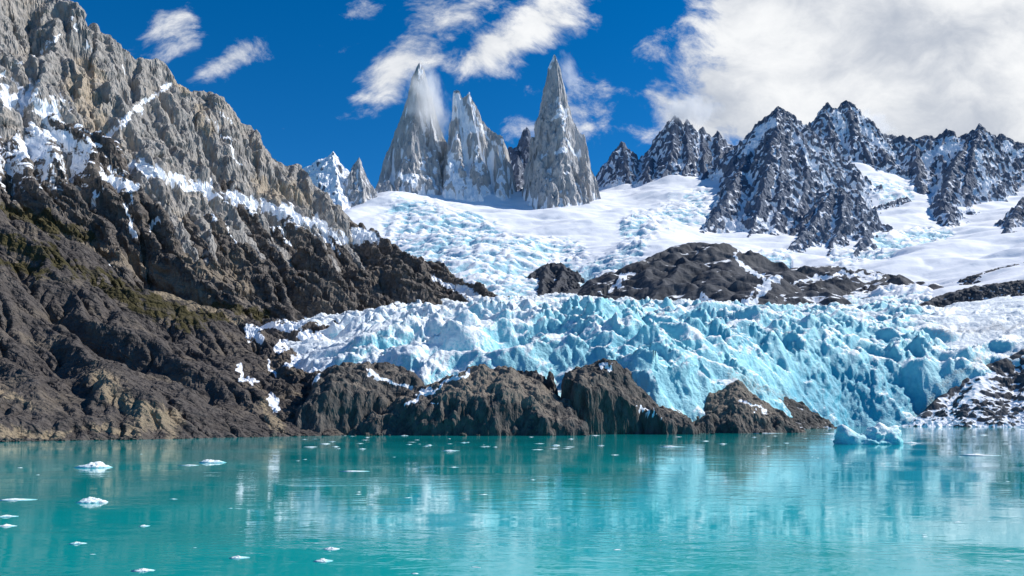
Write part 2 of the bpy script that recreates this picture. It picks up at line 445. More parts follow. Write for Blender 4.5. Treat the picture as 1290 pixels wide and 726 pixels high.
# ------------------------------------------------------------------ skeleton rocks
def crag(name, label, cat, ridges, k, mat, d, base, L, warp=0.35, amp=0.5, disp=0.3, snow_bias=0.0, snow_lo=0.42, snow_hi=0.72,
         margin=None, seed=1, sink=25, kind='structure', snow_strokes=None, tint_strokes=None, group=None, gully=(1, 1), crest=0.0, zs=1.6, conc=0.8, flat=True, ax=1.0, ribs=0.0, gul=0.0, oct=4, apron=0.35, fine=0.16, poly=None):
    allp = np.array([P(*p) for r in ridges for p in (r[0] if isinstance(r, tuple) else r)])
    mg = margin or 6 * L
    X, Y = cart(allp[:, 0].min() - mg, allp[:, 0].max() + mg, allp[:, 1].min() - mg, allp[:, 1].max() + mg, d)
    wx = X + warp * L * (pn2(X / L / 1.6, Y / L / 1.6, seed) + 0.5 * pn2(X / L * 1.7, Y / L * 1.7, seed + 5))
    wy = Y + warp * L * (pn2(X / L / 1.6, Y / L / 1.6, seed + 2) + 0.5 * pn2(X / L * 1.7, Y / L * 1.7, seed + 6))
    H, D = skel(wx, wy, ridges, k, ax, poly)
    fade = sm(0, 1.5 * L, D) * (1 - crest) + crest
    H = H + fade * amp * L * 0.55 * fold2(X / L / 2.4 * gully[0], Y / L / 2.4 * gully[1], seed + 9, 1.0, oct, 0.5)
    H = H + fine * amp * L * fbm2(X / L * 2.2, Y / L * 2.2, 3, seed + 12)
    B = base(X, Y) if base is not None else np.zeros_like(X)
    keep = H > B - sink
    N = normals(X, Y, H)
    px, py, pz = X, Y, H
    dsp = disp * L * 0.62 * fold3(px / L / 1.5, py / L / 1.5, pz / L / 1.5 / zs, seed + 3, 1.0, 5, 0.52)
    if ribs: dsp = 0.6 * dsp + ribs * fold2(px / 62 + py / 150, pz / 300 + px / 260, seed + 60, 0.8, 3, 0.45)
    dsp = dsp * (0.3 + 0.7 * sm(0, 1.2 * L, D))
    X2 = px + N[..., 0] * dsp; Y2 = py + N[..., 1] * dsp; Z2 = pz + N[..., 2] * dsp * 0.7
    N2 = normals(X2, Y2, Z2)
    nz = 0.6 * blur(N2[..., 2], 1) + 0.4 * blur(N2[..., 2], 4)
    snow = sm(snow_lo, snow_hi, nz) * 0.8 + snow_bias + 0.18 * fbm2(X / L / 3, Z2 / L / 3, 3, seed + 30)
    snow += apron * np.clip(1 - (Z2 - B) / (0.9 * L), 0, 1) * (snow_bias > -0.3)
    U, V = proj(X2, Y2, Z2)
    cv = blur(Z2, max(2, int(0.35 * L / d))) - Z2
    snow += conc * np.clip(cv / (0.25 * L), -0.4, 0.8)
    snow += gul * sm(0.55 * L, 1.3 * L, D + 0.25 * L * pn2(X / L, Y / L, seed + 70))
    if snow_strokes: snow = np.maximum(snow, strokes(U, V, snow_strokes) * (0.75 + 0.5 * sm(0.2, 0.7, nz)))
    tint = 0.15 + 0.25 * fbm2(X / L / 4, Z2 / L / 4, 3, seed + 40)
    if tint_strokes: tint = tint + strokes(U, V, tint_strokes)
    me = grid_mesh(name, X2, Y2, Z2, keep, {'snow': snow, 'tint': tint, 'veg': np.zeros_like(X)}, not flat)
    return tag(link(name, me, mat), label, cat, group, kind)

G_T = 'granite towers above the icefield'
crag('granite_tower', 'tall sharp granite tower wrapped by a thin cloud, leftmost of the three', 'rock tower', [
    [(527, 77, 2800), (520, 95, 2805), (513, 120, 2810), (497, 172, 2815), (487, 198, 2815), (474, 238, 2815)],
    [(527, 77, 2800), (534, 92, 2805), (541, 112, 2810), (549, 142, 2815), (556, 165, 2820), (566, 190, 2820)],
    ([(528, 80, 2798), (526, 120, 2775), (520, 170, 2740), (512, 215, 2705), (506, 243, 2680)], 2.3),
    ([(540, 112, 2808), (545, 165, 2765), (550, 210, 2720), (556, 244, 2680)], 2.2),
    ([(497, 172, 2813), (490, 215, 2770), (484, 240, 2740)], 2.2)],
    4.2, M['tower'], 1.6, base_snow, 40, warp=0.22, amp=0.5, disp=0.34, snow_bias=0.02, snow_lo=0.22, snow_hi=0.6, margin=90, seed=3, kind=None, group=G_T, zs=2.6, ax=1.8, conc=0.7, ribs=4.0, poly=[(180, 2.3), (0, 2.3), (-128, 1.15), (-58, 1.25), (90, 1.5)], apron=0.6,
    snow_strokes=[([(500, 215), (525, 235)], 5), ([(545, 150), (552, 190)], 3), ([(527, 78), (529, 95)], 2), ([(560, 200), (568, 235)], 5)], gully=(1, .5))
crag('granite_tower', 'snow plastered double topped granite tower standing between the two taller ones', 'rock tower', [
    [(566, 190, 2790), (570, 140, 2785), (574, 113, 2780), (580, 113, 2778), (583, 124, 2778), (590, 115, 2775), (599, 135, 2775), (607, 152, 2775), (622, 165, 2775), (632, 172, 2775), (640, 195, 2775), (650, 232, 2770)],
    ([(575, 114, 2778), (577, 160, 2735), (580, 200, 2695), (583, 246, 2645)], 2.2),
    ([(590, 117, 2773), (600, 165, 2735), (606, 205, 2690), (612, 250, 2640)], 2.2),
    ([(622, 165, 2773), (630, 205, 2730), (638, 245, 2690)], 2.2)],
    4.0, M['tower'], 1.6, base_snow, 40, warp=0.22, amp=0.5, disp=0.34, snow_bias=0.14, snow_lo=0.2, snow_hi=0.5, margin=90, seed=14, kind=None, group=G_T, zs=2.6, ax=1.8, conc=0.7, ribs=4.0, poly=[(180, 2.3), (0, 2.3), (-112, 1.15), (-40, 1.25), (90, 1.5)], apron=0.6,
    snow_strokes=[([(572, 120), (580, 150), (598, 165)], 8), ([(590, 118), (600, 150), (618, 180)], 4), ([(566, 190), (575, 235)], 5), ([(600, 190), (606, 215)], 3), ([(628, 172), (632, 200)], 3)], gully=(1, .5))
crag('granite_tower', 'tallest smooth grey granite spire, rightmost of the three', 'rock tower', [
    [(697, 67, 2720), (690, 85, 2722), (686, 110, 2725), (681, 150, 2728), (675, 195, 2730), (671, 236, 2730)],
    [(697, 67, 2720), (704, 88, 2722), (711, 115, 2724), (720, 150, 2725), (731, 168, 2725), (738, 168, 2725), (742, 195, 2722), (752, 225, 2715), (760, 250, 2700)],
    ([(698, 70, 2718), (704, 120, 2690), (711, 165, 2655), (724, 205, 2610), (736, 240, 2570), (742, 256, 2550)], 2.2),
    ([(690, 88, 2720), (690, 150, 2685), (690, 200, 2640), (700, 245, 2590)], 2.2)],
    4.2, M['tower'], 1.6, base_snow, 40, warp=0.22, amp=0.5, disp=0.34, snow_bias=-0.12, snow_lo=0.25, snow_hi=0.65, margin=90, seed=27, kind=None, group=G_T, zs=2.6, ax=1.8, conc=0.7, ribs=4.0, poly=[(180, 2.3), (0, 2.3), (-118, 1.15), (-50, 1.25), (90, 1.5)], apron=0.6,
    snow_strokes=[([(697, 68), (699, 80)], 3), ([(692, 148), (712, 140)], 3), ([(712, 180), (727, 192)], 3.5), ([(698, 195), (708, 188)], 2.5), ([(706, 122), (716, 165)], 2)], gully=(1, .5))
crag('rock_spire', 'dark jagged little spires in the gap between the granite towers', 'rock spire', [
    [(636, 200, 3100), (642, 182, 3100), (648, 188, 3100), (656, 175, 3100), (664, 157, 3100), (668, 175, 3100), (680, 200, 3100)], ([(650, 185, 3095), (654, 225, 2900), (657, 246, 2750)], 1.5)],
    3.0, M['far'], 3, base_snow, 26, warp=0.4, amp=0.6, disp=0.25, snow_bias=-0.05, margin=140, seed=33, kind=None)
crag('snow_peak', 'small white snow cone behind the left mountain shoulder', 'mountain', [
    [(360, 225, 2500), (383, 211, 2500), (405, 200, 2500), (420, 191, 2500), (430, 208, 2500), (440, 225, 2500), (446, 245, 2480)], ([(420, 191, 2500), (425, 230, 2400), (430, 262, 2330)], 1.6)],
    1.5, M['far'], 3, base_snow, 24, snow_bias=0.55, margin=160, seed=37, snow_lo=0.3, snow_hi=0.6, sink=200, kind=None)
crag('rock_needle', 'snow dusted grey needle beside the small snow cone', 'rock spire', [
    [(432, 240, 2460), (440, 222, 2460), (446, 210, 2460), (452, 197, 2460), (457, 212, 2460), (464, 228, 2460), (474, 244, 2440)], ([(452, 197, 2460), (456, 235, 2410), (462, 262, 2360)], 2.2)],
    2.6, M['tower'], 2.4, base_snow, 22, snow_bias=0.06, margin=110, seed=41, sink=120, kind=None)
crag('rocky_foothill', 'low craggy grey rock wall at the foot of the leftmost tower', 'rock wall', [
    [(466, 246, 2640), (476, 232, 2640), (488, 226, 2640), (497, 236, 2640), (505, 250, 2610)], ([(488, 228, 2640), (500, 250, 2560)], 1.8)],
    2.0, M['tower'], 2.4, base_snow, 20, snow_bias=0.0, margin=80, seed=43, kind=None)

R = 'rocky peaks along the right skyline'
_ys = np.arange(1250.0, 3300.0, 10.0)
def foot(u, v, dz=0.0):
    """where the sight line through (u, v) first meets the snow"""
    x = (u - CX) / F * _ys; z = CAMZ + (HOR - v) / F * _ys
    hit = np.nonzero(base_snow(x, _ys) > z)[0]
    return float(_ys[hit[0]]) if len(hit) else 3000.0

def spur(top, *uv, k=1.3):
    """a rib from a crest point down to its foot on the snow; the last (u, v) is the foot"""
    u0, v0, Y0 = top; uf, vf = uv[-1]; Yf = foot(uf, vf) - 12
    L = [top]
    for u, v in uv: L.append((u, v, Y0 + (Yf - Y0) * ((v - v0) / (vf - v0)) ** 0.85))
    return (L, k)

PK = dict(amp=0.75, disp=0.2, gul=0.55, oct=2, fine=0.08, snow_bias=-0.07, snow_lo=0.4, snow_hi=0.8, group=R, conc=0.8, crest=0.35, sink=30)
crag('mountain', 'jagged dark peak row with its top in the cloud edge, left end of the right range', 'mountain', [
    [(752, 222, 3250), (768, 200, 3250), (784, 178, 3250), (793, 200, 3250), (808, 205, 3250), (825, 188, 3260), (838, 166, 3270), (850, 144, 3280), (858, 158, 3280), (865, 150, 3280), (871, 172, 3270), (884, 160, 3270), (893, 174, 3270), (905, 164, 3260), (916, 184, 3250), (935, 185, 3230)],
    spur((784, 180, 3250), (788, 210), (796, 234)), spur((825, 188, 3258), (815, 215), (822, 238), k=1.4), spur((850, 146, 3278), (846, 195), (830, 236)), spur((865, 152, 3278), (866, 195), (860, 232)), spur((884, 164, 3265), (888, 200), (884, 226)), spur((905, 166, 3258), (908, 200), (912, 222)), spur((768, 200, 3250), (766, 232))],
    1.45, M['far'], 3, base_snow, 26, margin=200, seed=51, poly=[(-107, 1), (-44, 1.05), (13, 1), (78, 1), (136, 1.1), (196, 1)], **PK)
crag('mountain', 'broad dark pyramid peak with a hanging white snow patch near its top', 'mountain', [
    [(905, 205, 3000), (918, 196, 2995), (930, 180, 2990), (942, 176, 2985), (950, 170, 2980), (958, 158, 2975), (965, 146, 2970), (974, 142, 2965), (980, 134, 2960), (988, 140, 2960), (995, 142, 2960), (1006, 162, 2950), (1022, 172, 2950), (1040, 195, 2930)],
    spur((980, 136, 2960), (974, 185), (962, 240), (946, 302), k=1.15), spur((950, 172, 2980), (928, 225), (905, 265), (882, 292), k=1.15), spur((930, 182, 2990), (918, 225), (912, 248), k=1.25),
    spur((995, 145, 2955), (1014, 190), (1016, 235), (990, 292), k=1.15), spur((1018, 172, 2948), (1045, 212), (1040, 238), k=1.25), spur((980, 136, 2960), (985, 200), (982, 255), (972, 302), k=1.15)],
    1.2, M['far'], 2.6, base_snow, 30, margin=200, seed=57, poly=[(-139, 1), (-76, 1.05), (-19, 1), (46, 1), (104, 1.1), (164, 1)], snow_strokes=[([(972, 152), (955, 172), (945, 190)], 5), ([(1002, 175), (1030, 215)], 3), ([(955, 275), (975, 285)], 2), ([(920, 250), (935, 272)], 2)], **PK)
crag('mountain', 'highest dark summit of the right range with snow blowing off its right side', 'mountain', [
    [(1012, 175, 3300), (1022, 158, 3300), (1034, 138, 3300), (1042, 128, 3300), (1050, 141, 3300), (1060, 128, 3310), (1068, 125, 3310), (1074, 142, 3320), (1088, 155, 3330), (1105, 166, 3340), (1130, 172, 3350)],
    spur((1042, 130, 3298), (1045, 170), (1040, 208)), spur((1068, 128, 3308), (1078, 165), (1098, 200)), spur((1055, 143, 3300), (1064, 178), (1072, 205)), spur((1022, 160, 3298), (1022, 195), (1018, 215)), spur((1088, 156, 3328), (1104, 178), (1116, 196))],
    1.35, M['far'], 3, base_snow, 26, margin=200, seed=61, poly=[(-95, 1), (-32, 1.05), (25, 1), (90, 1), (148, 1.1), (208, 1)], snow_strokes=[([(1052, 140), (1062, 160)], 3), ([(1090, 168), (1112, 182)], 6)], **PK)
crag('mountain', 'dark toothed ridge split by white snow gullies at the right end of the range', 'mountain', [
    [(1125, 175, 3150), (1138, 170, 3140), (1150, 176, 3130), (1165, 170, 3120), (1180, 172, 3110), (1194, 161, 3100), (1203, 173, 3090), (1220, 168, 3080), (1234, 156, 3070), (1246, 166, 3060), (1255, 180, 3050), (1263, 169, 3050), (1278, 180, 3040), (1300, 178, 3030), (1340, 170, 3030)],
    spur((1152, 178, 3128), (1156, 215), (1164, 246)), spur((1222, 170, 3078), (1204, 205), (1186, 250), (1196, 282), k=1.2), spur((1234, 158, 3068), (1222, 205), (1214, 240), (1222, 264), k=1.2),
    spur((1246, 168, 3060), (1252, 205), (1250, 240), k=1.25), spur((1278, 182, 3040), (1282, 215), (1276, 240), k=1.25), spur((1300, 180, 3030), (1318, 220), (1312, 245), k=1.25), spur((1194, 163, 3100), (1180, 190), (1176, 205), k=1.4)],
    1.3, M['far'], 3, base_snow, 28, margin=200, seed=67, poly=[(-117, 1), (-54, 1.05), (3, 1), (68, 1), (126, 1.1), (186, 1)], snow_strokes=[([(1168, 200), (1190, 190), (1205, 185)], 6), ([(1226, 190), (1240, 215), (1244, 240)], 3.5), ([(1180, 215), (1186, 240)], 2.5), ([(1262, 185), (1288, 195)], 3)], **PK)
PK2 = dict(PK, group=None, kind=None, snow_bias=-0.06, gul=0.3)
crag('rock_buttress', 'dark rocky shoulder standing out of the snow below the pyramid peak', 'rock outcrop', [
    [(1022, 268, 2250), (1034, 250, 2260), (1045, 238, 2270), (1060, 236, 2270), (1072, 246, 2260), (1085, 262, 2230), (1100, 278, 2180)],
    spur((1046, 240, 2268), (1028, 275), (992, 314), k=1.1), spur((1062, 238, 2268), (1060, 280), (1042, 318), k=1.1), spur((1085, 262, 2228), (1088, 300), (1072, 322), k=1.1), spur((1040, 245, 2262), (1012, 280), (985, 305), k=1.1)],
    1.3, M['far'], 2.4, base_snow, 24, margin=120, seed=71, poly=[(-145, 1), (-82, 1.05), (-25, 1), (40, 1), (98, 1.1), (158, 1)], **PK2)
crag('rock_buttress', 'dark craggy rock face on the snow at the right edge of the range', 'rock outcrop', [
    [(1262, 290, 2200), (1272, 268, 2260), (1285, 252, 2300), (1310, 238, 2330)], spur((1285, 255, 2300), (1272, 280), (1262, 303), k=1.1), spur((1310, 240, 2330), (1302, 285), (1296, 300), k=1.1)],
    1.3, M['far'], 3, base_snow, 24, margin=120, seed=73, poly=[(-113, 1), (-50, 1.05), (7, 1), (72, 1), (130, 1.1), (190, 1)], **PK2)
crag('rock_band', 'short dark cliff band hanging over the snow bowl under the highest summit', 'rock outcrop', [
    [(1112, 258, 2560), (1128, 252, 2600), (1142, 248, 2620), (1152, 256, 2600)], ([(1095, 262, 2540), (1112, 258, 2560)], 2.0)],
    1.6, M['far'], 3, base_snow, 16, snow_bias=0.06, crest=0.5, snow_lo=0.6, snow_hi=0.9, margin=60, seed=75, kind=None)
crag('nunatak', 'rounded dark rock island with ice spilling around it in the icefall', 'rock outcrop', [
    [(664, 362, 1650), (672, 340, 1700), (690, 331, 1720), (708, 331, 1720), (718, 338, 1710)], ([(690, 331, 1720), (686, 350, 1650), (680, 378, 1530)], 0.9), ([(712, 333, 1715), (705, 352, 1640), (690, 372, 1560)], 0.9)],
    1.3, M['moraine'], 2, base_snow, 16, fine=0.05, snow_bias=-0.3, snow_lo=0.62, snow_hi=0.95, margin=70, seed=77, kind=None)
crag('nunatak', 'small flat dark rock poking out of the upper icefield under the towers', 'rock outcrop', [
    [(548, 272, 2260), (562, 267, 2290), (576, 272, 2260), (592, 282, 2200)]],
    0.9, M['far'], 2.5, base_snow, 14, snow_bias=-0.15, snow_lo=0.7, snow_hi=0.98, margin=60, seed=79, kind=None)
crag('rock_hill', 'big dark smoothed rock hill streaked with snow behind the glacier', 'rock hill', [
    [(735, 384, 1380), (775, 352, 1500), (810, 328, 1580), (845, 311, 1640), (875, 305, 1660), (905, 308, 1660), (922, 322, 1630), (945, 338, 1590), (975, 342, 1580), (1010, 336, 1600), (1060, 334, 1610), (1110, 342, 1580), (1145, 353, 1540)],
    ([(845, 311, 1640), (830, 350, 1500), (815, 388, 1370)], 0.7), ([(905, 308, 1660), (900, 350, 1500), (880, 388, 1360)], 0.7), ([(975, 342, 1580), (970, 365, 1470), (960, 388, 1370)], 0.6),
    ([(1060, 334, 1610), (1040, 362, 1480), (1010, 384, 1370)], 0.55), ([(1110, 342, 1580), (1090, 365, 1460)], 0.5)],
    0.5, M['moraine'], 2.6, base_snow, 24, warp=0.3, amp=0.7, disp=0.05, oct=2, fine=0.02, gully=(0.36, 0.5), snow_bias=-0.16, snow_lo=0.66, snow_hi=1.0, margin=160, seed=81, kind=None,
    snow_strokes=[([(925, 320), (945, 345), (965, 350)], 2.5), ([(940, 385), (958, 362), (985, 352)], 3), ([(1000, 358), (1060, 345), (1110, 350)], 2.2), ([(885, 372), (905, 385)], 2), ([(755, 372), (800, 345)], 1.6), ([(1040, 330), (1100, 336)], 4)])
crag('rock_band', 'long dark rock rib crossing the right hand snow slope above the glacier', 'rock outcrop', [
    [(1158, 384, 1240), (1190, 370, 1280), (1230, 360, 1300), (1290, 352, 1310), (1380, 345, 1300)]],
    0.55, M['moraine'], 2, base_snow, 14, fine=0.05, snow_bias=-0.12, snow_lo=0.75, snow_hi=1.0, margin=70, seed=83, kind=None)
crag('rock_band', 'thin dark rock streak on the bright snow slope at the right edge', 'rock outcrop', [
    [(1228, 346, 1500), (1255, 338, 1540), (1290, 330, 1560), (1350, 320, 1560)]],
    0.5, M['moraine'], 2, base_snow, 10, fine=0.05, snow_bias=-0.1, snow_lo=0.75, snow_hi=1.0, margin=50, seed=85, kind=None)

# ------------------------------------------------------------------ left mountain
def build_ridge():
    """granite crest, top left"""
    crest = [(-260, -130, 950), (-120, -75, 1020), (-40, -75, 1070), (25, -34, 1100), (74, -4, 1120), (95, 22, 1135), (118, 38, 1150), (133, 36, 1155), (150, 58, 1170), (185, 66, 1200), (212, 70, 1230), (222, 92, 1245), (236, 106, 1265), (262, 122, 1300), (290, 136, 1340),
             (318, 160, 1380), (345, 186, 1420), (370, 208, 1460), (392, 226, 1500), (402, 240, 1520), (432, 262, 1560), (470, 300, 1600)]
    spurs = [([(72, 2, 1120), (60, 60, 1010), (52, 105, 930)], 1.2), ([(133, 37, 1155), (120, 95, 1050), (112, 150, 960)], 1.25), ([(185, 66, 1200), (165, 120, 1090), (140, 180, 980)], 1.3),
             ([(228, 100, 1250), (200, 150, 1150), (172, 200, 1040)], 1.2), ([(290, 136, 1340), (262, 185, 1230), (240, 228, 1120)], 1.25), ([(345, 186, 1420), (325, 220, 1330), (305, 250, 1230)], 1.3),
             ([(385, 222, 1490), (375, 250, 1400), (365, 272, 1330)], 1.3), ([(-40, -35, 1070), (-20, 40, 960), (-5, 100, 890)], 1.2)]
    X, Y = cart(-1150, -110, 780, 1720, 2.2)
    L = 34
    wx = X + 14 * pn2(X / 55, Y / 55, 1) + 5 * pn2(X / 16, Y / 16, 2); wy = Y + 14 * pn2(X / 55, Y / 55, 3) + 5 * pn2(X / 16, Y / 16, 4)
    H, D = skel(wx, wy, [crest] + spurs, 1.55)
    fade = 0.25 + 0.75 * sm(0, 40, D)
    sa = wx * 0.6 + wy * 0.8; ta = wx * 0.8 - wy * 0.6
    H += fade * (32 * fold2(sa / 110, ta / 300, 91, 0.9, 3, 0.42))
    H, A = erode(H, 2.2, 60, 0.012, 0.45)
    Hc, fadec = H, fade
    X, Y = fan(-300, 480, 1.25, 785, 1715, 1.0014)
    H = sample(Hc, -1150, 780, 2.2, X, Y); fade = sample(fadec, -1150, 780, 2.2, X, Y)
    sa = X * 0.6 + Y * 0.8 + 6 * pn2(X / 20, Y / 20, 6); ta = X * 0.8 - Y * 0.6
    H += fade * 2.2 * fold2(sa / 30, ta / 110, 97, 1.0, 4, 0.5)
    keep = H > 60
    N = normals(X, Y, H)
    dsp = 2.5 * fold3((X + 0.8 * H) / 60, Y / 60, (H - 0.6 * X) / 34, 3, 1.0, 5, 0.52)
    X2, Y2, Z2 = X + N[..., 0] * dsp, Y + N[..., 1] * dsp, H + N[..., 2] * dsp * .6
    U, V = proj(X2, Y2, Z2)
    N2 = normals(X2, Y2, Z2); nz = 0.5 * N2[..., 2] + 0.5 * blur(N2[..., 2], 3)
    snow = 0.55 * sm(0.62, 0.95, nz) + 0.12 * fbm2(X / 50, Y / 50, 3, 8) - 0.05 + 0.22 * sm(-200, 30, 60 - U * 0.3)*0
    snow = np.maximum(snow, 1.05 * strokes(U, V, [([(0, 118), (40, 125), (70, 140)], 17), ([(110, 35), (108, 62)], 3), ([(135, 178), (160, 150), (190, 125), (222, 98)], 4),
        ([(88, 25), (96, 40)], 3), ([(160, 68), (152, 95)], 2), ([(268, 150), (290, 185), (305, 210)], 2.5), ([(0, 95), (30, 80)], 2), ([(45, 70), (75, 45)], 2.5), ([(270, 130), (285, 150)], 2), ([(170, 208), (230, 230), (300, 252), (360, 268), (430, 296), (470, 300)], 9)]) * (0.7 + 0.4 * sm(0.25, 0.6, nz)))
    snow = snow + 0.5 * np.clip((blur(Z2, 6) - Z2) / 12, -0.3, 0.6)
    tint = 0.1 + 0.35 * fbm2(X / 130, Y / 130, 3, 17) + 0.75 * strokes(U, V, [([(105, 100), (120, 150), (135, 185)], 18), ([(375, 245), (330, 235)], 12), ([(215, 70), (235, 110)], 6), ([(250, 140), (262, 170)], 5)])
    me = grid_mesh('mountain', X2, Y2, Z2, keep, {'snow': snow, 'tint': tint, 'veg': np.zeros_like(X)}, False)
    tag(link('mountain', me, M['granite']), 'warm grey granite mountain crest rising out of the frame at the upper left', 'mountain', kind='structure')
build_ridge()

def build_mid():
    pts = [(-250, 60, 700), (-250, 200, 560), (-250, 330, 420), (0, 130, 880), (65, 150, 900), (130, 192, 960), (200, 212, 1060), (300, 246, 1220), (400, 278, 1370), (440, 292, 1430), (480, 300, 1500), (530, 325, 1520), (560, 345, 1500), (625, 379, 1450),
           (0, 200, 740), (100, 250, 790), (200, 270, 880), (300, 300, 1010), (400, 320, 1180), (500, 345, 1330),
           (0, 270, 640), (120, 320, 690), (200, 352, 740), (300, 400, 800), (400, 400, 960), (500, 395, 1090), (560, 392, 1170), (610, 386, 1300), (380, 440, 760), (560, 450, 950), (640, 420, 1250), (700, 420, 1500),
           (200, 260, 1400), (400, 330, 1700), (520, 380, 1800), (100, 200, 1300), (-100, 150, 1000)]
    tps = TPS(pts, 1e-3)
    X, Y = cart(-980, 60, 480, 1750, 2.2)
    H = tps(X, Y)
    wx = X + 20 * pn2(X / 90, Y / 90, 31); wy = Y + 20 * pn2(X / 90, Y / 90, 32)
    # spurs run down towards the valley: strata stretched across the slope
    a = math.radians(28); s = wx * math.cos(a) - wy * math.sin(a); tt = wx * math.sin(a) + wy * math.cos(a)
    sa = wx * 0.6 + wy * 0.8; ta = wx * 0.8 - wy * 0.6
    H += 26 * fold2(sa / 105, ta / 300, 101, 0.9, 2, 0.45)
    H, A = erode(H, 2.2, 110, 0.016, 0.5)
    Hc = H
    X, Y = fan(-240, 665, 1.25, 485, 1745, 1.0017)
    H = sample(Hc, -980, 480, 2.2, X, Y)
    sa = X * 0.6 + Y * 0.8 + 6 * pn2(X / 20, Y / 20, 36); ta = X * 0.8 - Y * 0.6
    H += 3.2 * fold2(sa / 24, ta / 70, 107, 1.0, 4, 0.5)
    keep = H > 15
    N = normals(X, Y, H)
    dsp = 2.4 * fold3((X - 0.5 * H) / 46, Y / 46, (H + 0.6 * X) / 20, 13, 1.0, 5, 0.52)
    X2, Y2, Z2 = X + N[..., 0] * dsp, Y + N[..., 1] * dsp, H + N[..., 2] * dsp * .6
    U, V = proj(X2, Y2, Z2)
    N2 = normals(X2, Y2, Z2); nz = 0.5 * N2[..., 2] + 0.5 * blur(N2[..., 2], 4)
    st = strokes(U, V, [([(0, 110), (40, 130)], 18), ([(40, 140), (55, 190), (62, 220)], 3.5), ([(170, 208), (230, 230), (300, 252), (360, 268), (430, 296), (470, 300)], 9), ([(130, 225), (165, 235), (175, 230)], 6),
        ([(125, 240), (115, 258)], 3), ([(165, 245), (160, 275), (170, 300)], 2.2), ([(240, 245), (265, 275)], 3), ([(285, 280), (295, 305)], 2), ([(350, 280), (368, 310)], 2.4), ([(400, 290), (430, 320)], 2.2), ([(320, 265), (345, 290)], 4),
        ([(575, 365), (600, 375)], 6), ([(545, 352), (575, 360)], 3), ([(0, 165), (30, 180)], 5), ([(20, 150), (110, 185)], 8), ([(200, 275), (185, 290)], 2)])
    alt = sm(330, 180, V) * sm(260, 60, U)
    snow = np.maximum(0.62 * alt + 0.25 * sm(0.7, 0.95, nz) * sm(320, 220, V) - 0.05, st * 1.05) + 0.1 * fbm2(X / 40, Y / 40, 3, 18)
    snow = snow + 0.45 * np.clip((blur(Z2, 6) - Z2) / 9, -0.4, 0.6) * sm(330, 230, V)
    band = rid2((sa + 30 * pn2(X / 60, Y / 60, 46)) / 75, (H + 0.25 * sa) / 11, 3, 44, 0.5, 1.0)
    snow = snow + 0.75 * sm(0.75, 1.25, band) * sm(300, 200, V + 0.25 * U) * sm(0.2, 0.5, nz)
    tint = 0.05 + 0.3 * fbm2(X / 110, Y / 110, 3, 27) + strokes(U, V, [([(90, 300), (200, 345), (300, 400)], 9), ([(240, 330), (280, 345)], 10), ([(20, 262), (100, 305)], 8), ([(290, 320), (310, 370)], 12)]) * 0.8
    veg = strokes(U, V, [([(0, 262), (60, 285), (110, 300)], 10), ([(270, 385), (330, 395)], 6), ([(60, 272), (70, 300)], 9)]) * 0.9
    me = grid_mesh('mountain', X2, Y2, Z2, keep, {'snow': snow, 'tint': tint, 'veg': veg}, False)
    tag(link('mountain', me, M['schist']), 'dark ribbed mountain flank with a long white snow ledge, falling to the glacier', 'mountain', kind='structure')
build_mid()

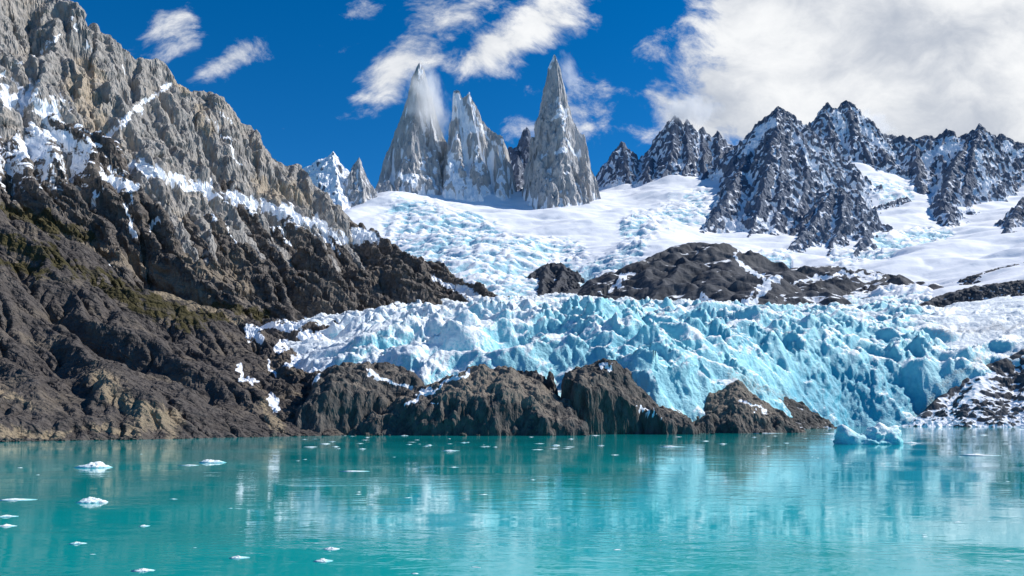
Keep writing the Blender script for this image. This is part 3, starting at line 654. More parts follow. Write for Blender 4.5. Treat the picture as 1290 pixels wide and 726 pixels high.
NEAR_PTS = [(-220, 561, 235), (-100, 558, 255), (0, 557, 270), (100, 555, 286), (200, 554, 300), (300, 551.5, 330), (400, 549.5, 358), (455, 548.5, 372), (520, 548, 385),
    (-220, 500, 270), (0, 500, 305), (100, 505, 318), (200, 512, 325), (300, 520, 350), (380, 520, 390),
    (-220, 330, 360), (0, 420, 385), (100, 430, 405), (200, 450, 420), (300, 462, 450), (380, 470, 470), (430, 470, 470),
    (-220, 200, 480), (0, 268, 545), (60, 300, 560), (150, 350, 585), (220, 378, 610), (300, 404, 640), (380, 412, 700), (430, 415, 760), (470, 440, 700), (520, 470, 600),
    (0, 340, 455), (150, 390, 500), (300, 425, 550), (400, 440, 590), (-100, 300, 470), (300, 440, 800), (0, 320, 760)]
near_tps = TPS(NEAR_PTS, 1e-3)
def build_near():
    X, Y = cart(-420, -20, 225, 800, 1.15)
    H = near_tps(X, Y)
    wx = X + 9 * pn2(X / 40, Y / 40, 131); wy = Y + 9 * pn2(X / 40, Y / 40, 132)
    a = math.radians(25); s = wx * math.cos(a) - wy * math.sin(a); tt = wx * math.sin(a) + wy * math.cos(a)
    up = sm(2, 30, H)
    sa = wx * 0.6 + wy * 0.8; ta = wx * 0.8 - wy * 0.6
    H += up * 7 * fold2(sa / 55, ta / 190, 141, 0.8, 3, 0.42) + 1.0 * fbm2(X / 14, Y / 14, 4, 149)
    U0, V0 = proj(X, Y, H)
    H += 7 * sm(0.15, .7, strokes(U0, V0, [([(130, 500), (190, 520)], 14)])) + 3 * sm(0.2, .8, strokes(U0, V0, [([(0, 540), (110, 535), (180, 540)], 8)]))
    knob = sm(300, 400, U0) * sm(0, 20, H)
    H += knob * 6.5 * (rid2(X / 30, Y / 38, 4, 151) - 0.9)
    H, A = erode(H, 1.15, 70, 0.011, 0.5)
    Hc, kc = H, knob
    X, Y = fan(-240, 540, 1.25, 228, 795, 1.0018)
    H = sample(Hc, -420, 225, 1.15, X, Y); knob = sample(kc, -420, 225, 1.15, X, Y)
    keep = H > -4
    N = normals(X, Y, H)
    dsp = (0.42 + 1.0 * knob) * fold3(X / 11, Y / 11, (H + 0.5 * X) / 11, 23, 1.0, 5, 0.56)
    X2, Y2, Z2 = X + N[..., 0] * dsp, Y + N[..., 1] * dsp, H + N[..., 2] * dsp
    U, V = proj(X2, Y2, Z2)
    N2 = normals(X2, Y2, Z2); nz = 0.5 * N2[..., 2] + 0.5 * blur(N2[..., 2], 3)
    snow = 1.05 * strokes(U, V, [([(312, 416), (345, 412), (382, 407)], 5), ([(315, 424), (330, 428)], 4), ([(372, 452), (400, 446), (425, 432)], 7), ([(385, 424), (432, 442)], 8), ([(398, 456), (445, 450)], 7), ([(350, 440), (362, 430)], 3), ([(335, 455), (345, 470)], 2.5), ([(415, 470), (440, 480)], 3), ([(300, 462), (310, 478), (325, 482)], 3), ([(340, 500), (350, 515)], 3), ([(385, 420), (405, 428)], 5), ([(395, 462), (430, 452)], 6), ([(360, 465), (380, 460)], 3), ([(140, 330), (152, 335)], 2)])
    snow += 0.05 * fbm2(X / 20, Y / 20, 3, 19)
    tint = 0.0 + 0.3 * fbm2(X / 45, Y / 45, 3, 28) + 0.85 * strokes(U, V, [([(125, 480), (160, 510), (215, 535)], 16), ([(0, 545), (60, 548), (120, 540), (170, 545)], 8), ([(0, 495), (40, 510)], 6), ([(330, 505), (350, 540)], 8), ([(200, 365), (300, 402)], 6)])
    tint += 0.18 * sm(300, 400, U)
    veg = (0.8 + 0.35 * fbm2(X / 9, Y / 9, 3, 77)) * strokes(U, V, [([(0, 300), (60, 320), (120, 350), (180, 375), (250, 400)], 13), ([(130, 360), (190, 395), (240, 408)], 9), ([(0, 330), (60, 345)], 7), ([(200, 380), (290, 405)], 6)])
    me = grid_mesh('mountain', X2, Y2, Z2, keep, {'snow': snow, 'tint': tint, 'veg': veg}, False)
    tag(link('mountain', me, M['scree']), 'near dark scree slope with an olive moss band, running down to the left shore', 'hillside', kind='structure')
build_near()

# ------------------------------------------------------------------ glacier tongue
FRONT = [(330, 410, 900), (372, 452, 560), (392, 463, 500), (440, 466, 455), (500, 466, 440), (555, 474, 437), (600, 462, 440), (632, 456, 446), (700, 472, 446), (768, 468, 446), (800, 480, 440), (830, 512, 428), (868, 522, 430),
         (905, 503, 450), (935, 492, 500), (962, 500, 560), (1000, 520, 650), (1045, 537, 745), (1090, 537.5, 770), (1140, 537.5, 785), (1160, 520, 800), (1200, 488, 815), (1245, 462, 830), (1300, 440, 850), (1400, 420, 850)]
ICE_PTS = [(330, 412, 900), (400, 440, 600), (392, 455, 510), (440, 440, 560), (430, 408, 880), (500, 452, 480), (560, 452, 470), (550, 397, 1100), (500, 420, 720), (600, 436, 520), (640, 425, 620), (640, 400, 900), (640, 378, 1450), (580, 386, 1250),
    (700, 440, 500), (700, 415, 680), (750, 392, 1050), (750, 380, 1400), (780, 442, 490), (830, 420, 560), (860, 388, 1320), (860, 410, 750), (885, 468, 530), (900, 447, 610), (940, 432, 700), (1000, 392, 1250), (1000, 412, 900),
    (1050, 425, 850), (1100, 430, 890), (1150, 440, 890), (1100, 405, 1050), (1150, 390, 1200), (1200, 430, 930), (1250, 420, 960), (1290, 385, 1100), (1300, 420, 900), (1400, 400, 900), (1180, 405, 1050), (1000, 455, 720), (950, 455, 590)]
ice_tps = TPS(ICE_PTS, 1e-3)
def build_glacier():
    X, Y = fan(320, 1400, 1.3, 405, 1560, 1.0019)
    top = ice_tps(X, Y)
    q = np.array([P(*p) for p in FRONT])
    best = np.full(X.shape, 1e9); zf = np.zeros(X.shape); side = np.zeros(X.shape)
    wx = X + 9 * pn2(X / 45, Y / 45, 7) + 4 * pn2(X / 17, Y / 17, 8); wy = Y + 9 * pn2(X / 45, Y / 45, 9) + 4 * pn2(X / 17, Y / 17, 10)
    for A, B in zip(q[:-1], q[1:]):
        d = B - A; L2 = d[0] ** 2 + d[1] ** 2
        t = np.clip(((wx - A[0]) * d[0] + (wy - A[1]) * d[1]) / L2, 0, 1)
        dd = np.hypot(wx - A[0] - t * d[0], wy - A[1] - t * d[1])
        c = np.sign(d[0] * (wy - A[1]) - d[1] * (wx - A[0]))
        m = dd < best
        best = np.where(m, dd, best); zf = np.where(m, A[2] + d[2] * t, zf); side = np.where(m, c, side)
    sd = best * side
    U, V = proj(X, Y, top)
    flat = sm(1120, 1230, U) * sm(450, 420, V) + sm(470, 400, U) * 0.5          # calmer, snowier ice
    flat = np.clip(flat, 0, 1)
    a = 0.12
    rx = X * math.cos(a) + Y * math.sin(a); ry = -X * math.sin(a) + Y * math.cos(a)
    rx = rx + 12 * pn2(X / 40, Y / 40, 61); ry = ry + 12 * pn2(X / 40, Y / 40, 62)
    shat = sm(-0.25, 0.35, pn2(X / 75, Y / 45, 66) + 0.4 * pn2(X / 25, Y / 20, 67))      # shattered next to sound ice
    ser = 25 * (rid2(rx / 150, ry / 48, 2, 71, 0.42, 0.3) - 0.7) + 7 * fold2(rx / 78, ry / 40, 75, 0.9, 2, 0.4) + (1.0 + 2.3 * shat) * fold2(rx / 26, ry / 15, 79, 0.9, 3, 0.45)
    depth = sm(-5, 70, sd)
    far = 1 - 0.45 * sm(700, 1400, Y)
    lobe, _ = skel(X, Y, [[(780, 425, 680), (818, 403, 600), (832, 412, 550), (848, 452, 490), (862, 505, 445)], [(832, 412, 550), (868, 440, 520), (895, 470, 490), (905, 500, 465)], [(822, 405, 590), (870, 422, 575), (905, 446, 550)]], 1.25)
    H = top + ser * (1 - 0.72 * flat) * far * (0.55 + 0.45 * depth)
    front = zf + np.maximum(sd, 0) * 1.5 + 3 * (rid2(X / 18, Y / 18, 4, 83) - 0.6) * sm(0, 12, sd)
    front = np.where(sd < 0, zf + sd * 1.2, front)
    H = np.maximum(np.minimum(H, front), lobe + 0.25 * ser)
    keep = (sd > -8)
    N = normals(X, Y, H)
    dsp = (0.6 + 0.9 * shat) * fold3(X / 15, Y / 15, H / 28, 33, 0.9, 4, 0.5) * (1 - 0.75 * flat)
    X2, Y2, Z2 = X + N[..., 0] * dsp, Y + N[..., 1] * dsp, H + N[..., 2] * dsp
    loc = 0.6 * (Z2 - blur(Z2, 14))
    N2 = normals(X2, Y2, Z2); nz = 0.6 * N2[..., 2] + 0.4 * blur(N2[..., 2], 3)
    U, V = proj(X2, Y2, Z2)
    snow = 0.10 + 0.6 * sm(0.4, 0.88, nz) + 0.22 * np.clip(loc / 4, -1, 1) + 0.35 * flat + 0.28 * sm(800, 480, U) - 0.1 * sm(880, 1000, U) * (1 - flat) + 0.15 * fbm2(X / 60, Y / 60, 3, 57)
    deep = 0.35 - 0.3 * np.clip(loc / 5, -1, 1) + 0.5 * strokes(U, V, [([(1030, 520), (1090, 490), (1130, 530)], 32), ([(860, 400), (950, 420)], 20), ([(740, 430), (790, 430)], 12)]) + 0.15 * sm(850, 1000, U)
    dirt = 0.65 * strokes(U, V, [([(930, 480), (985, 500), (1010, 525)], 16), ([(1150, 530), (1190, 480), (1240, 450)], 8), ([(1180, 420), (1290, 412)], 14), ([(960, 490), (920, 470)], 12)]) + 0.5 * np.clip(1 - sd / 9, 0, 1) * sm(1000, 850, U) * 0.6
    at = {'snow': snow, 'deep': deep, 'dirt': dirt}
    Uc, Vc, sc = U[:-1, :-1] + 5 * pn2(X[:-1, :-1] / 12, Y[:-1, :-1] / 12, 63), V[:-1, :-1], sd[:-1, :-1]
    cliff = (Uc > 985) & (Uc < 1185) & (sc < 62)                       # the blue wall that stands in the lake
    plunge = (Uc > 800) & (Uc < 935) & (sc < 55) & ~cliff              # the lobe hanging down between the rocks
    g = link('glacier', grid_mesh('glacier', X2, Y2, Z2, keep, at, True, ~(cliff | plunge)), M['ice'])
    tag(g, 'wide turquoise glacier tongue broken into jagged seracs above the lake', 'glacier')
    tag(link('ice_front', grid_mesh('ice_front', X2, Y2, Z2, keep, at, True, cliff), M['ice'], g), 'deep blue ice wall standing in the lake')
    tag(link('ice_lobe', grid_mesh('ice_lobe', X2, Y2, Z2, keep, at, True, plunge), M['ice'], g), 'steep ice lobe hanging down between the rocks')
build_glacier()

# ------------------------------------------------------------------ shore rocks
def zero(X, Y): return np.zeros_like(X) - 1
RK = 'bare rocks along the far shore'
def slab_rock(label, foot_line, top, k, seed, strokes_=None, tints=None, d=0.5, rough=1.0):
    """ice-smoothed rock: a domed top that breaks off in a steep front above its waterline"""
    q = np.array([P(u, HOR, Y)[:2] for u, Y in foot_line]); tp = TPS(top, 1e-5)
    X, Y = cart(q[:, 0].min() - 4, q[:, 0].max() + 4, q[:, 1].min() - 4, q[:, 1].max() + 4, d)
    wx = X + 3.2 * pn2(X / 14, Y / 14, seed) + 1.4 * pn2(X / 5, Y / 5, seed + 1); wy = Y + 3.2 * pn2(X / 14, Y / 14, seed + 2) + 1.4 * pn2(X / 5, Y / 5, seed + 3)
    best = np.full(X.shape, 1e9); ins = np.zeros(X.shape, bool)
    for A, B in zip(q, np.roll(q, -1, 0)):
        e = B - A; t = np.clip(((wx - A[0]) * e[0] + (wy - A[1]) * e[1]) / ((e * e).sum() + 1e-9), 0, 1)
        best = np.minimum(best, np.hypot(wx - A[0] - t * e[0], wy - A[1] - t * e[1]))
        cr = ((A[1] > wy) != (B[1] > wy)); xi = (B[0] - A[0]) * (wy - A[1]) / (B[1] - A[1] + 1e-12) + A[0]
        ins ^= cr & (wx < xi)
    sd = np.where(ins, best, -best)
    T = tp(X, Y) + rough * (1.6 * fold2(X / 17, Y / 17, seed + 20, 0.8, 3, 0.45) + 1.2 * fbm2(X / 22, Y / 22, 3, seed + 8))
    W = k * sd + rough * 2.2 * fold2(X / 9, Y / 30, seed + 24, 0.8, 2, 0.45) * sm(0, 4, sd)
    b = 2.5                                                           # rounded brow
    H = 0.5 * (T + W - np.sqrt((T - W) ** 2 + b * b)); H = np.maximum(H, -2.0)
    N = normals(X, Y, H)
    dsp = rough * 0.5 * fold3(X / 9, Y / 9, H / 18, seed + 3, 0.9, 5, 0.5)
    X2, Y2, Z2 = X + N[..., 0] * dsp, Y + N[..., 1] * dsp, H + N[..., 2] * dsp
    U, V = proj(X2, Y2, Z2); N2 = normals(X2, Y2, Z2); nz = 0.5 * N2[..., 2] + 0.5 * blur(N2[..., 2], 4)
    snow = 0.3 * np.clip((blur(Z2, 8) - Z2) / 2.5, -0.5, 0.6) * sm(0.4, 0.8, nz) + 0.1 * fbm2(X / 8, Y / 8, 3, seed + 30)
    if strokes_: snow = np.maximum(snow, 1.05 * strokes(U, V, strokes_))
    tint = 0.1 + 0.25 * fbm2(X / 14, Y / 14, 3, seed + 40) + 0.45 * sm(0.55, 0.85, blur(N2[..., 2], 3))      # sunlit tops and shaded fronts painted into the tint
    if tints: tint = tint + strokes(U, V, tints)
    me = grid_mesh('shore_rock', X2, Y2, Z2, sd > -3, {'snow': snow, 'tint': tint, 'veg': np.zeros_like(X)}, False)
    tag(link('shore_rock', me, M['outcrop']), label, 'rock', RK)
slab_rock('dark blocky rock with a snow streaked top, leftmost below the ice edge',
    [(370, 366), (400, 366), (450, 374), (500, 384), (548, 392), (560, 440), (470, 452), (395, 450), (366, 400)],
    [(374, 515, 372), (392, 486, 382), (425, 468, 396), (470, 465, 404), (510, 474, 402), (545, 486, 400), (400, 492, 374), (450, 487, 382), (500, 495, 392), (400, 470, 440), (470, 462, 440), (545, 476, 436)], 2.6, 211,
    [([(466, 472), (492, 480), (522, 492)], 2.6), ([(402, 470), (386, 488), (376, 505)], 2.2), ([(505, 488), (530, 494)], 2)])
slab_rock('broad brown humped rock sloping down to the water in the middle of the shore',
    [(432, 372), (470, 368), (530, 364), (600, 362), (670, 362), (742, 362), (735, 392), (690, 424), (600, 426), (520, 405), (455, 385)],
    [(440, 543, 372), (480, 524, 374), (520, 504, 378), (560, 481, 386), (625, 467, 396), (662, 478, 392), (692, 502, 382), (738, 538, 368), (560, 476, 420), (625, 462, 424), (690, 490, 418), (530, 512, 370), (600, 497, 370), (660, 505, 369), (700, 524, 366)], 2.6, 223,
    [([(512, 508), (545, 491), (575, 475)], 1.8), ([(560, 479), (592, 470)], 2.4), ([(540, 512), (552, 508)], 1.2)], [([(560, 485), (620, 475), (675, 500)], 14)])
slab_rock('knobbly rock ledge under the ice in the middle of the shore',
    [(606, 420), (660, 418), (722, 420), (728, 446), (660, 452), (610, 450)],
    [(612, 463, 426), (630, 451, 432), (655, 453, 432), (685, 465, 430), (720, 480, 426), (630, 449, 446), (700, 470, 446)], 2.2, 227, None, None, 0.5, 1.5)
slab_rock('steep dark cliff rock with a shadowed cave beside the plunging ice',
    [(703, 388), (745, 384), (788, 392), (812, 396), (838, 388), (872, 392), (868, 432), (800, 446), (705, 446)],
    [(708, 482, 398), (724, 467, 404), (748, 462, 408), (778, 460, 410), (792, 468, 408), (800, 500, 404), (815, 513, 400), (840, 521, 400), (864, 530, 398), (704, 478, 392), (704, 474, 440), (730, 464, 425), (765, 461, 425), (750, 460, 440), (788, 464, 440), (796, 478, 420), (820, 508, 432), (862, 522, 428)], 7.5, 231,
    [([(800, 514), (835, 521)], 1.3), ([(750, 463), (770, 461)], 1.5)])
slab_rock('brown rounded rock knob with a peaked top in front of the ice lobe',
    [(842, 426), (880, 420), (930, 418), (980, 425), (1018, 437), (1000, 482), (930, 494), (865, 470)],
    [(846, 542, 430), (870, 523, 436), (893, 516, 440), (908, 495, 450), (926, 485, 456), (942, 494, 454), (960, 511, 448), (985, 529, 444), (1013, 542, 440), (926, 486, 480), (900, 500, 478), (960, 506, 476), (905, 520, 430), (935, 515, 430)], 1.8, 241,
    [([(940, 508), (966, 519)], 1.6)], [([(900, 500), (940, 495), (960, 515)], 14)])
crag('shore_rock', 'low snow speckled black rock between the brown knob and the blue ice front', 'rock', [
    [(935, 500, 590), (962, 494, 620), (990, 500, 640), (1012, 516, 660), (1036, 532, 690), (1048, 539, 705)], ([(990, 500, 640), (1000, 530, 600)], 0.6)],
    0.75, M['outcrop'], 1.0, zero, 10, warp=0.35, amp=0.24, disp=0.14, snow_bias=0.08, snow_lo=0.75, snow_hi=1.0, margin=40, seed=129, kind=None, group=RK, sink=3)
crag('shore_rock', 'snow streaked black rock slope at the right edge of the lake', 'rock', [
    [(1146, 540, 770), (1165, 516, 790), (1200, 488, 815), (1240, 462, 835), (1290, 440, 850), (1360, 415, 860), (1420, 400, 860)],
    ([(1240, 463, 834), (1230, 500, 775), (1215, 535, 735)], 0.42), ([(1320, 428, 855), (1310, 490, 770), (1300, 536, 715)], 0.42), ([(1420, 400, 860), (1410, 480, 760), (1400, 536, 715)], 0.42)],
    0.75, M['moraine'], 1.0, zero, 12, warp=0.35, amp=0.24, disp=0.1, snow_bias=0.24, snow_lo=0.68, snow_hi=0.95, margin=45, seed=131, kind=None, group=RK, sink=3,
    snow_strokes=[])

# ------------------------------------------------------------------ lake
def build_lake():
    t = NT('lake_water'); p = t.coord()
    w1 = t.noise(t.mapv(p, (0.5, 1.0, 1), (0, 0, 0.12)), 0.42, 4, 0.5, dist=0.5)
    w0 = t.noise(t.mapv(p, (0.6, 1.0, 1), (0, 0, -0.2)), 1.5, 3, 0.5)
    w2 = t.noise(t.mapv(p, (0.4, 1.0, 1), (0, 0, 0.3)), 0.13, 3, 0.5, dist=0.3)
    w3 = t.noise(t.mapv(p, (0.35, 1, 1)), 0.035, 4, 0.55)
    calm = t.ramp(w3, 0.42, 0.62)
    r1 = t.math('PINGPONG', t.math('MULTIPLY', w1, 2.2), 1.0)
    h = t.math('ADD', t.math('MULTIPLY', r1, t.math('ADD', 0.005, t.math('MULTIPLY', calm, 0.03))), t.math('MULTIPLY', w2, 0.025))
    h = t.math('ADD', h, t.math('MULTIPLY', w0, t.math('MULTIPLY', calm, 0.012)))
    milk = t.noise(t.mapv(p, (0.6, 1, 1)), 0.02, 4, 0.5)
    col = t.mix(t.ramp(milk, 0.35, 0.65), (0.0, 0.29, 0.30), (0.001, 0.40, 0.41))
    t.bsdf(col, 0.04, t.bump(h, 1.0, 1.0), 0.5, IOR=1.333)
    V = np.array([(-2400, -300, 0), (2400, -300, 0), (2400, 3700, 0), (-2400, 3700, 0)], float)
    o = link('lake', raw_mesh('lake', V, np.array([[0, 1, 2, 3]])), t.m)
    tag(o, 'milky turquoise glacial lake with rippled reflections', 'lake', kind='structure')
    g = NT('lake_bed_silt'); n = g.noise(g.coord(), 0.05, 5, 0.6)
    g.bsdf(g.mix(n, (0.12, 0.13, 0.12), (0.2, 0.2, 0.19)), 0.95)
    V = V + np.array([0, 0, -10])
    tag(link('ground', raw_mesh('ground', V, np.array([[0, 1, 2, 3]])), g.m), 'grey silt bed lying under the lake and the mountains', 'ground', kind='structure')
build_lake()

# ------------------------------------------------------------------ floating ice
def ico(sub=3):
    import bmesh
    bm = bmesh.new(); bmesh.ops.create_icosphere(bm, subdivisions=sub, radius=1)
    V = np.array([v.co[:] for v in bm.verts]); Fc = np.array([[v.index for v in f.verts] for f in bm.faces]); bm.free()
    return V, Fc
ICO4 = ico(5); ICO3 = ico(4); ICO2 = ico(3)
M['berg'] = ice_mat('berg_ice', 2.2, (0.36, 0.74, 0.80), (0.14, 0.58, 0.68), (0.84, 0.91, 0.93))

def ice_body(name, blobs, seed, rough=0.3, src=None, lam=1.0, white=0.4):
    """one closed lump grown over a few ellipsoids: blobs (x, y, z, rx, ry, rz)"""
    V0, Fc = src or ICO4
    cx = np.mean([b[0] for b in blobs]); cy = np.mean([b[1] for b in blobs])
    R = np.zeros(len(V0))
    for b in blobs:                                            # farthest surface along each ray from the middle
        o = np.array([cx - b[0], cy - b[1], -b[2]]) / np.array(b[3:]); d = V0 / np.array(b[3:])
        A = (d * d).sum(1); B = (d * o).sum(1); C = (o * o).sum() - 1
        disc = B * B - A * C
        r = np.where(disc > 0, (-B + np.sqrt(np.maximum(disc, 0))) / A, 0)
        R = np.maximum(R, r)
    V = V0 * R[:, None]
    for l, a in ((1.0, 1.0), (0.4, 0.45), (0.16, 0.2)):
        n = pn3(V[:, 0] / lam / l, V[:, 1] / lam / l, V[:, 2] / lam / l, seed)
        V = V + V0 * ((1 - np.abs(n) * 2) * rough * a * lam)[:, None]
    V = V + V0 * (chisel(V[:, 0], V[:, 1], V[:, 2], 1.3 * lam, seed, 3) * rough * 1.6 * lam)[:, None]
    V[:, 2] = np.where(V[:, 2] < -0.5, -0.5 + (V[:, 2] + 0.5) * 0.4, V[:, 2])
    zt = V[:, 2].max()
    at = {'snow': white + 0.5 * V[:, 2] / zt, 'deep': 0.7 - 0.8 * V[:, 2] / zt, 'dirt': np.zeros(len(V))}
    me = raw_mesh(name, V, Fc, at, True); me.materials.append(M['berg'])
    return me

def at_water(u, v):
    Y = CAMZ / (v - HOR) * F
    return (u - CX) / F * Y, Y

x, y = at_water(1096, 559.5)
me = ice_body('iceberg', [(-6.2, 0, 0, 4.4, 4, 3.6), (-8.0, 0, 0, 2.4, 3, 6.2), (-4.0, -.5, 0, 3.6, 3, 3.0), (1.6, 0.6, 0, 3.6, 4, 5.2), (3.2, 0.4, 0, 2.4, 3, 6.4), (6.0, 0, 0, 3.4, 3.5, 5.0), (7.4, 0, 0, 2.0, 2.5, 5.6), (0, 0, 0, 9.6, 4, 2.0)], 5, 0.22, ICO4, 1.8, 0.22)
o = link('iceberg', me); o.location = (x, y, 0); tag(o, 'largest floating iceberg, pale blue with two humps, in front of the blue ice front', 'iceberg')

FL = [  # u, v, width px, height m, label
 (121, 589, 44, 0.75, 'low white ice floe with a small dome, nearest the tan slabs of the left shore'),
 (268, 583, 33, 0.5, 'flat white floe with a pale underside beside a thin ice sliver'),
 (238, 586.5, 28, 0.12, 'thin ice sliver lying just left of the flat white floe'),
 (117, 633, 38, 0.4, 'small peaked white floe floating alone on open teal water'),
 (18, 630, 50, 0.12, 'long thin pale ice sheet touching the left frame edge'),
 (8, 651, 30, 0.1, 'narrow white ice strip under the long ice sheet'),
 (8, 663, 26, 0.1, 'lowest white ice strip at the left frame edge'),
 (97, 685, 22, 0.08, 'tiny drifting ice plate on dark teal water in the lower left'),
 (181, 663, 12, 0.06, 'dot sized ice plate between the left floes and the bright reflection'),
 (417, 692, 20, 0.1, 'small ice plate in the lower middle, upper of a close pair'),
 (407, 707, 24, 0.1, 'small ice plate in the lower middle, lower of a close pair'),
 (567, 568, 24, 0.18, 'small pale floe drifting under the brown humped rock'),
 (445, 594, 40, 0.1, 'wide film of thin ice below the blocky left rock'),
 (845, 563, 34, 0.25, 'low grey white floe drifting off the ice lobe'),
 (1231, 574, 50, 0.3, 'low bluish floe right of the largest iceberg'),
 (1148, 559, 26, 0.4, 'small ice lump close behind the largest iceberg on its right'),
 (985, 543.5, 34, 0.7, 'white brash ice lump at the foot of the brown rock knob'),
 (965, 546, 40, 0.25, 'flat brash ice raft at the foot of the brown rock knob'),
 (300, 703, 26, 0.08, 'thin ice plate near the bottom edge, left of the bright reflection'),
 (180, 719, 30, 0.08, 'thin ice plate at the bottom edge in the lower left'),
]
for i, (u, v, w, h, lab) in enumerate(FL):
    x, y = at_water(u, v); wm = w / F * y
    rx = wm / 2; rnd = random.Random(i)
    bl = [(0, 0, 0, rx, max(rx * 0.6, 0.4), h * 0.55), (rx * rnd.uniform(-.35, .2), 0, 0, rx * 0.45, rx * 0.4, h)]
    if h > .3: bl.append((rx * rnd.uniform(.1, .4), 0, 0, rx * 0.3, rx * 0.3, h * .8))
    me = ice_body('ice_floe', bl, 40 + i, 0.25, ICO3, max(0.12, min(0.8, h * 0.9)))
    me.materials.clear(); me.materials.append(M['berg'])
    o = link('ice_floe', me); o.location = (x, y, 0); tag(o, lab, 'ice floe', 'ice floes drifting on the lake')

protos = [ice_body('ice_chip', [(0, 0, 0, 1, 0.6, 0.10), (0.2, 0, 0, 0.4, .3, 0.16)], 90 + j, 0.2, ICO2, 0.35) for j in range(6)]
rnd = random.Random(3)
n = 0
while n < 110:
    r = rnd.random()
    u = rnd.uniform(-10, 1300); v = 549 + 175 * rnd.random() ** 2.6
    if u > 850: v -= 8
    if r < 0.25: u = rnd.uniform(380, 760); v = rnd.uniform(552, 566)
    elif r < 0.4: u = rnd.uniform(850, 1290); v = rnd.uniform(546, 580)
    x, y = at_water(u, v)
    o = link('ice_chip', protos[n % 6]); o.location = (x, y, 0); s = rnd.uniform(1.5, 5.0) / F * y * (1.4 if v < 570 else 1.0)
    o.scale = (s * rnd.uniform(.8, 1.6), s * rnd.uniform(0.8, 1.4), s * rnd.uniform(.25, .7)); o.rotation_euler.z = rnd.uniform(-.5, .5)
    tag(o, 'tiny white chip of brash ice floating on the turquoise lake', 'ice chip', 'ice chips scattered over the lake')
    n += 1

# ------------------------------------------------------------------ boulders on the waterline
def boulders():
    rb = random.Random(21); V0, Fc = ICO2; pr = []
    for j in range(7):
        sc = np.array([rb.uniform(.9, 1.5), rb.uniform(.7, 1.1), rb.uniform(.5, .85)])
        V = V0 * sc; V = V + V0 * (0.5 * chisel(V[:, 0], V[:, 1], V[:, 2], 1.1, 300 + j, 3))[:, None]
        z = np.zeros(len(V)); me = raw_mesh('boulder', V, Fc, {'snow': z - .2, 'tint': z + rb.uniform(0, .6), 'veg': z}, False); me.materials.append(M['pebble']); pr.append(me)
    edge = [(-20, 266), (100, 284), (200, 299), (300, 328), (372, 352), (440, 366), (530, 362), (670, 360), (742, 362), (790, 388), (870, 391), (1010, 436)]
    for i in range(64):
        u = rb.uniform(-5, 1005) if i % 2 else rb.uniform(-5, 430)
        Y = np.interp(u, [e[0] for e in edge], [e[1] for e in edge]) + rb.uniform(-3.5, 2.0)
        o = link('boulder', pr[i % 7]); s_ = 0.45 + 1.5 * rb.random() ** 2.5
        o.location = ((u - CX) / F * Y, Y, rb.uniform(-.1, .2) * s_); o.scale = (s_, s_, s_); o.rotation_euler = (0, 0, rb.uniform(0, 6.2))
        tag(o, 'dark boulder lying half awash at the foot of the shore rocks', 'boulder', 'boulders along the waterline')
M['pebble'] = rock_mat('boulder_rock', (0.05, 0.047, 0.045), (0.11, 0.10, 0.092), (0.22, 0.19, 0.15), 1.2)
boulders()

# ------------------------------------------------------------------ light and sky
SUN_AZ, SUN_EL = math.radians(74), math.radians(42)     # azimuth from +Y (view direction) towards +X
sv = Vector((math.sin(SUN_AZ) * math.cos(SUN_EL), math.cos(SUN_AZ) * math.cos(SUN_EL), math.sin(SUN_EL)))
ld = bpy.data.lights.new('sun', 'SUN'); ld.energy = 5.0; ld.angle = math.radians(0.5); ld.color = (1.0, 0.95, 0.87)
lo = bpy.data.objects.new('sun', ld); COL.objects.link(lo); lo.rotation_euler = (-sv).to_track_quat('-Z', 'Y').to_euler()

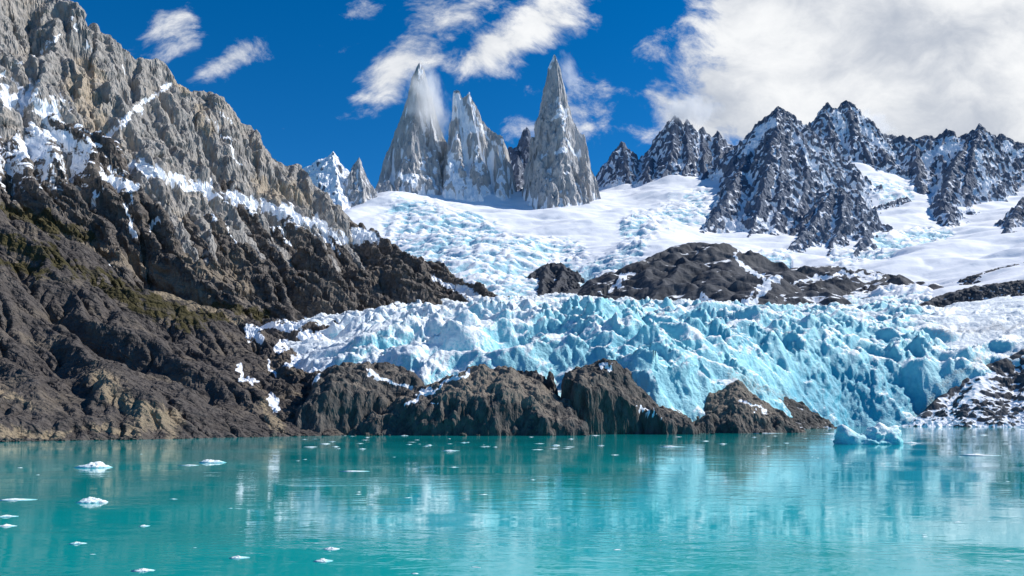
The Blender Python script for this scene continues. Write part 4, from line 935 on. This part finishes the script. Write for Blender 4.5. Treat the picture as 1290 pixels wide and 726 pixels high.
def build_world():
    w = bpy.data.worlds.new('World'); SC.world = w; w.use_nodes = True
    class W(NT):
        def __init__(s): s.t = w.node_tree; s.t.nodes.clear()
    t = W()
    out = t.n('ShaderNodeOutputWorld')
    sky = t.n('ShaderNodeTexSky', sky_type='NISHITA'); sky.sun_disc = False
    sky.sun_elevation = SUN_EL; sky.sun_rotation = SUN_AZ; sky.altitude = 2500; sky.air_density = 0.9; sky.dust_density = 0.0; sky.ozone_density = 4.0
    hs = t.n('ShaderNodeHueSaturation'); hs.inputs['Saturation'].default_value = 1.34; hs.inputs['Value'].default_value = 1.15; t.set(hs, 'Color', sky.outputs[0])
    bg1 = t.n('ShaderNodeBackground'); t.set(bg1, 'Color', hs.outputs[0]); bg1.inputs['Strength'].default_value = 0.10
    d = t.n('ShaderNodeTexCoord').outputs['Generated']
    sep = t.n('ShaderNodeSeparateXYZ'); t.set(sep, 0, d)
    yc = t.math('MAXIMUM', sep.outputs[1], 0.08)
    U = t.math('DIVIDE', sep.outputs[0], yc); Vv = t.math('DIVIDE', sep.outputs[2], yc)
    cv = t.n('ShaderNodeCombineXYZ'); t.set(cv, 0, U); t.set(cv, 1, Vv); cv = cv.outputs[0]
    wn = t.n('ShaderNodeTexNoise'); t.set(wn, 'Vector', cv); wn.inputs['Scale'].default_value = 5; wn.inputs['Detail'].default_value = 3
    vm = t.n('ShaderNodeVectorMath', operation='MULTIPLY_ADD'); t.set(vm, 0, wn.outputs['Color']); vm.inputs[1].default_value = (0.12, 0.12, 0); t.set(vm, 2, cv)
    nz = t.math('ADD', t.math('MULTIPLY', t.noise(t.mapv(vm.outputs[0], (2.6, 5.2, 1), (0, 0, 0.5)), 1.8, 12, 0.62), 0.7), t.math('MULTIPLY', t.noise(t.mapv(vm.outputs[0], (4, 5, 1), (0, 0, 0.9)), 4.0, 10, 0.68), 0.3))
    def blob(u, v, ru, rv, rot=0.0):
        x = t.math('SUBTRACT', U, (u - CX) / F); y = t.math('SUBTRACT', Vv, (HOR - v) / F)
        c, s = math.cos(rot), math.sin(rot)
        a = t.math('ADD', t.math('MULTIPLY', x, c), t.math('MULTIPLY', y, s)); b = t.math('SUBTRACT', t.math('MULTIPLY', y, c), t.math('MULTIPLY', x, s))
        a = t.math('POWER', t.math('ABSOLUTE', t.math('DIVIDE', a, ru / F)), 2.0); b = t.math('POWER', t.math('ABSOLUTE', t.math('DIVIDE', b, rv / F)), 2.0)
        return t.math('EXPONENT', t.math('MULTIPLY', t.math('ADD', a, b), -1.0))
    bl = [(1130, 60, 250, 140, 0.1, 1.35), (1260, 130, 220, 100, 0, 1.25), (700, 12, 110, 48, 0.6, 0.72), (520, 62, 60, 46, 0.9, 0.55), (820, 70, 90, 40, 0.4, 0.42), (930, 130, 130, 60, 0, 1.0), (650, 45, 115, 40, 0.55, 0.66), (500, 80, 90, 42, 0.9, 0.62), (560, 20, 130, 45, 0.3, 0.5), (295, 72, 55, 24, 0.4, 0.62), (230, 40, 40, 40, 0.9, 0.42), (455, 20, 50, 30, 0.5, 0.4), (760, 130, 60, 50, 0.4, 0.5),
          (760, 110, 70, 60, 0.5, 0.3), (235, 20, 30, 50, 0, 0.22), (700, 10, 120, 40, 0, 0.5), (800, 40, 80, 40, 0.3, 0.3), (410, 30, 60, 30, .8, .22)]
    m = None
    for b in bl:
        g = t.math('MULTIPLY', blob(*b[:5]), b[5]); m = g if m is None else t.math('MAXIMUM', m, g)
    dens = t.math('ADD', m, t.math('MULTIPLY', t.math('SUBTRACT', nz, 0.5), 2.9))
    f = t.ramp(dens, 0.26, 0.68)
    front = t.ramp(sep.outputs[1], 0.05, 0.2)
    f = t.math('MULTIPLY', f, front)
    gen = t.math('MULTIPLY', t.ramp(t.noise(d, 3.0, 7, 0.6), 0.6, 0.8), t.math('MULTIPLY', t.math('SUBTRACT', 1.0, front), 0.4))
    f = t.math('ADD', f, gen, clamp=True)
    soft = t.noise(t.mapv(vm.outputs[0], (2, 3, 1), (0, 0, .6)), 2.2, 6, 0.55)
    ccol = t.mix(t.ramp(t.math('ADD', t.math('MULTIPLY', soft, 0.5), t.math('MULTIPLY', nz, 0.5)), 0.37, 0.60), (0.50, 0.55, 0.64), (0.97, 0.985, 1.0))
    bg2 = t.n('ShaderNodeBackground'); t.set(bg2, 'Color', ccol); bg2.inputs['Strength'].default_value = 0.84
    mx = t.n('ShaderNodeMixShader'); t.set(mx, 0, f); t.t.links.new(bg1.outputs[0], mx.inputs[1]); t.t.links.new(bg2.outputs[0], mx.inputs[2])
    t.t.links.new(mx.outputs[0], out.inputs[0])
build_world()

# ------------------------------------------------------------------ clouds touching the summits
def puff(label, u, v, Y, rx, ry, rz, dens, seed, tilt=0.0):
    V0, Fc = ICO2
    V = V0 * np.array([rx, ry, rz])
    t = NT('cloud_vapour')
    p = t.n('ShaderNodeTexCoord').outputs['Object']
    q = t.n('ShaderNodeVectorMath', operation='MULTIPLY'); t.set(q, 0, p); q.inputs[1].default_value = (1 / rx, 1 / ry, 1 / rz)
    ln = t.n('ShaderNodeVectorMath', operation='LENGTH'); t.set(ln, 0, q.outputs[0])
    fall = t.math('SUBTRACT', 1.0, ln.outputs['Value'])
    n = t.n('ShaderNodeTexNoise', noise_dimensions='4D'); t.set(n, 'Vector', t.mapv(p, (1, 1, 0.6))); n.inputs['W'].default_value = seed; n.inputs['Scale'].default_value = 2.2 / min(rx, rz); n.inputs['Detail'].default_value = 5; n.inputs['Roughness'].default_value = 0.6
    d = t.math('ADD', t.math('MULTIPLY', fall, 1.1), t.math('MULTIPLY', t.math('SUBTRACT', n.outputs['Fac'], 0.58), 2.6))
    d = t.math('MULTIPLY', t.math('MULTIPLY', t.ramp(d, 0.0, 0.9), t.ramp(fall, 0.0, 0.25)), dens)
    vol = t.n('ShaderNodeVolumePrincipled'); vol.inputs['Color'].default_value = (1, 1, 1, 1); t.set(vol, 'Density', d); vol.inputs['Anisotropy'].default_value = 0.0
    t.t.links.new(vol.outputs[0], t.out.inputs['Volume'])
    o = link('cloud', raw_mesh('cloud', V, Fc), t.m); o.location = P(u, v, Y); o.rotation_euler.y = tilt
    tag(o, label, 'cloud', kind='stuff')
puff('thin white cloud wisp wrapped round the leftmost granite tower', 539, 130, 2740, 95, 90, 185, 0.030, 1.3, -0.25)
puff('faint white cloud wisp trailing off the right side of the tallest spire', 718, 95, 2760, 50, 60, 110, 0.014, 4.1, -0.4)
puff('white cloud bank resting on the jagged peak row', 868, 140, 3230, 170, 110, 75, 0.022, 7.7)
puff('blown snow plume on the right shoulder of the highest summit', 1100, 155, 3290, 130, 70, 55, 0.020, 9.2, 0.45)

# ------------------------------------------------------------------ camera
cd = bpy.data.cameras.new('camera'); co = bpy.data.objects.new('camera', cd); COL.objects.link(co)
co.location = (0, 0, CAMZ); co.rotation_euler = (math.radians(90), 0, 0)
cd.sensor_width = 36; cd.lens = 36 * F / 1290; cd.shift_y = (HOR - 363) / 1290; cd.clip_end = 20000; cd.clip_start = 0.5
SC.camera = co
SC.view_settings.view_transform = 'Standard'; SC.view_settings.look = 'None'; SC.view_settings.exposure = 0.24; SC.view_settings.gamma = 1
SC.cycles.max_bounces = 6; SC.cycles.volume_bounces = 3; SC.cycles.volume_max_steps = 128; SC.cycles.use_denoising = True
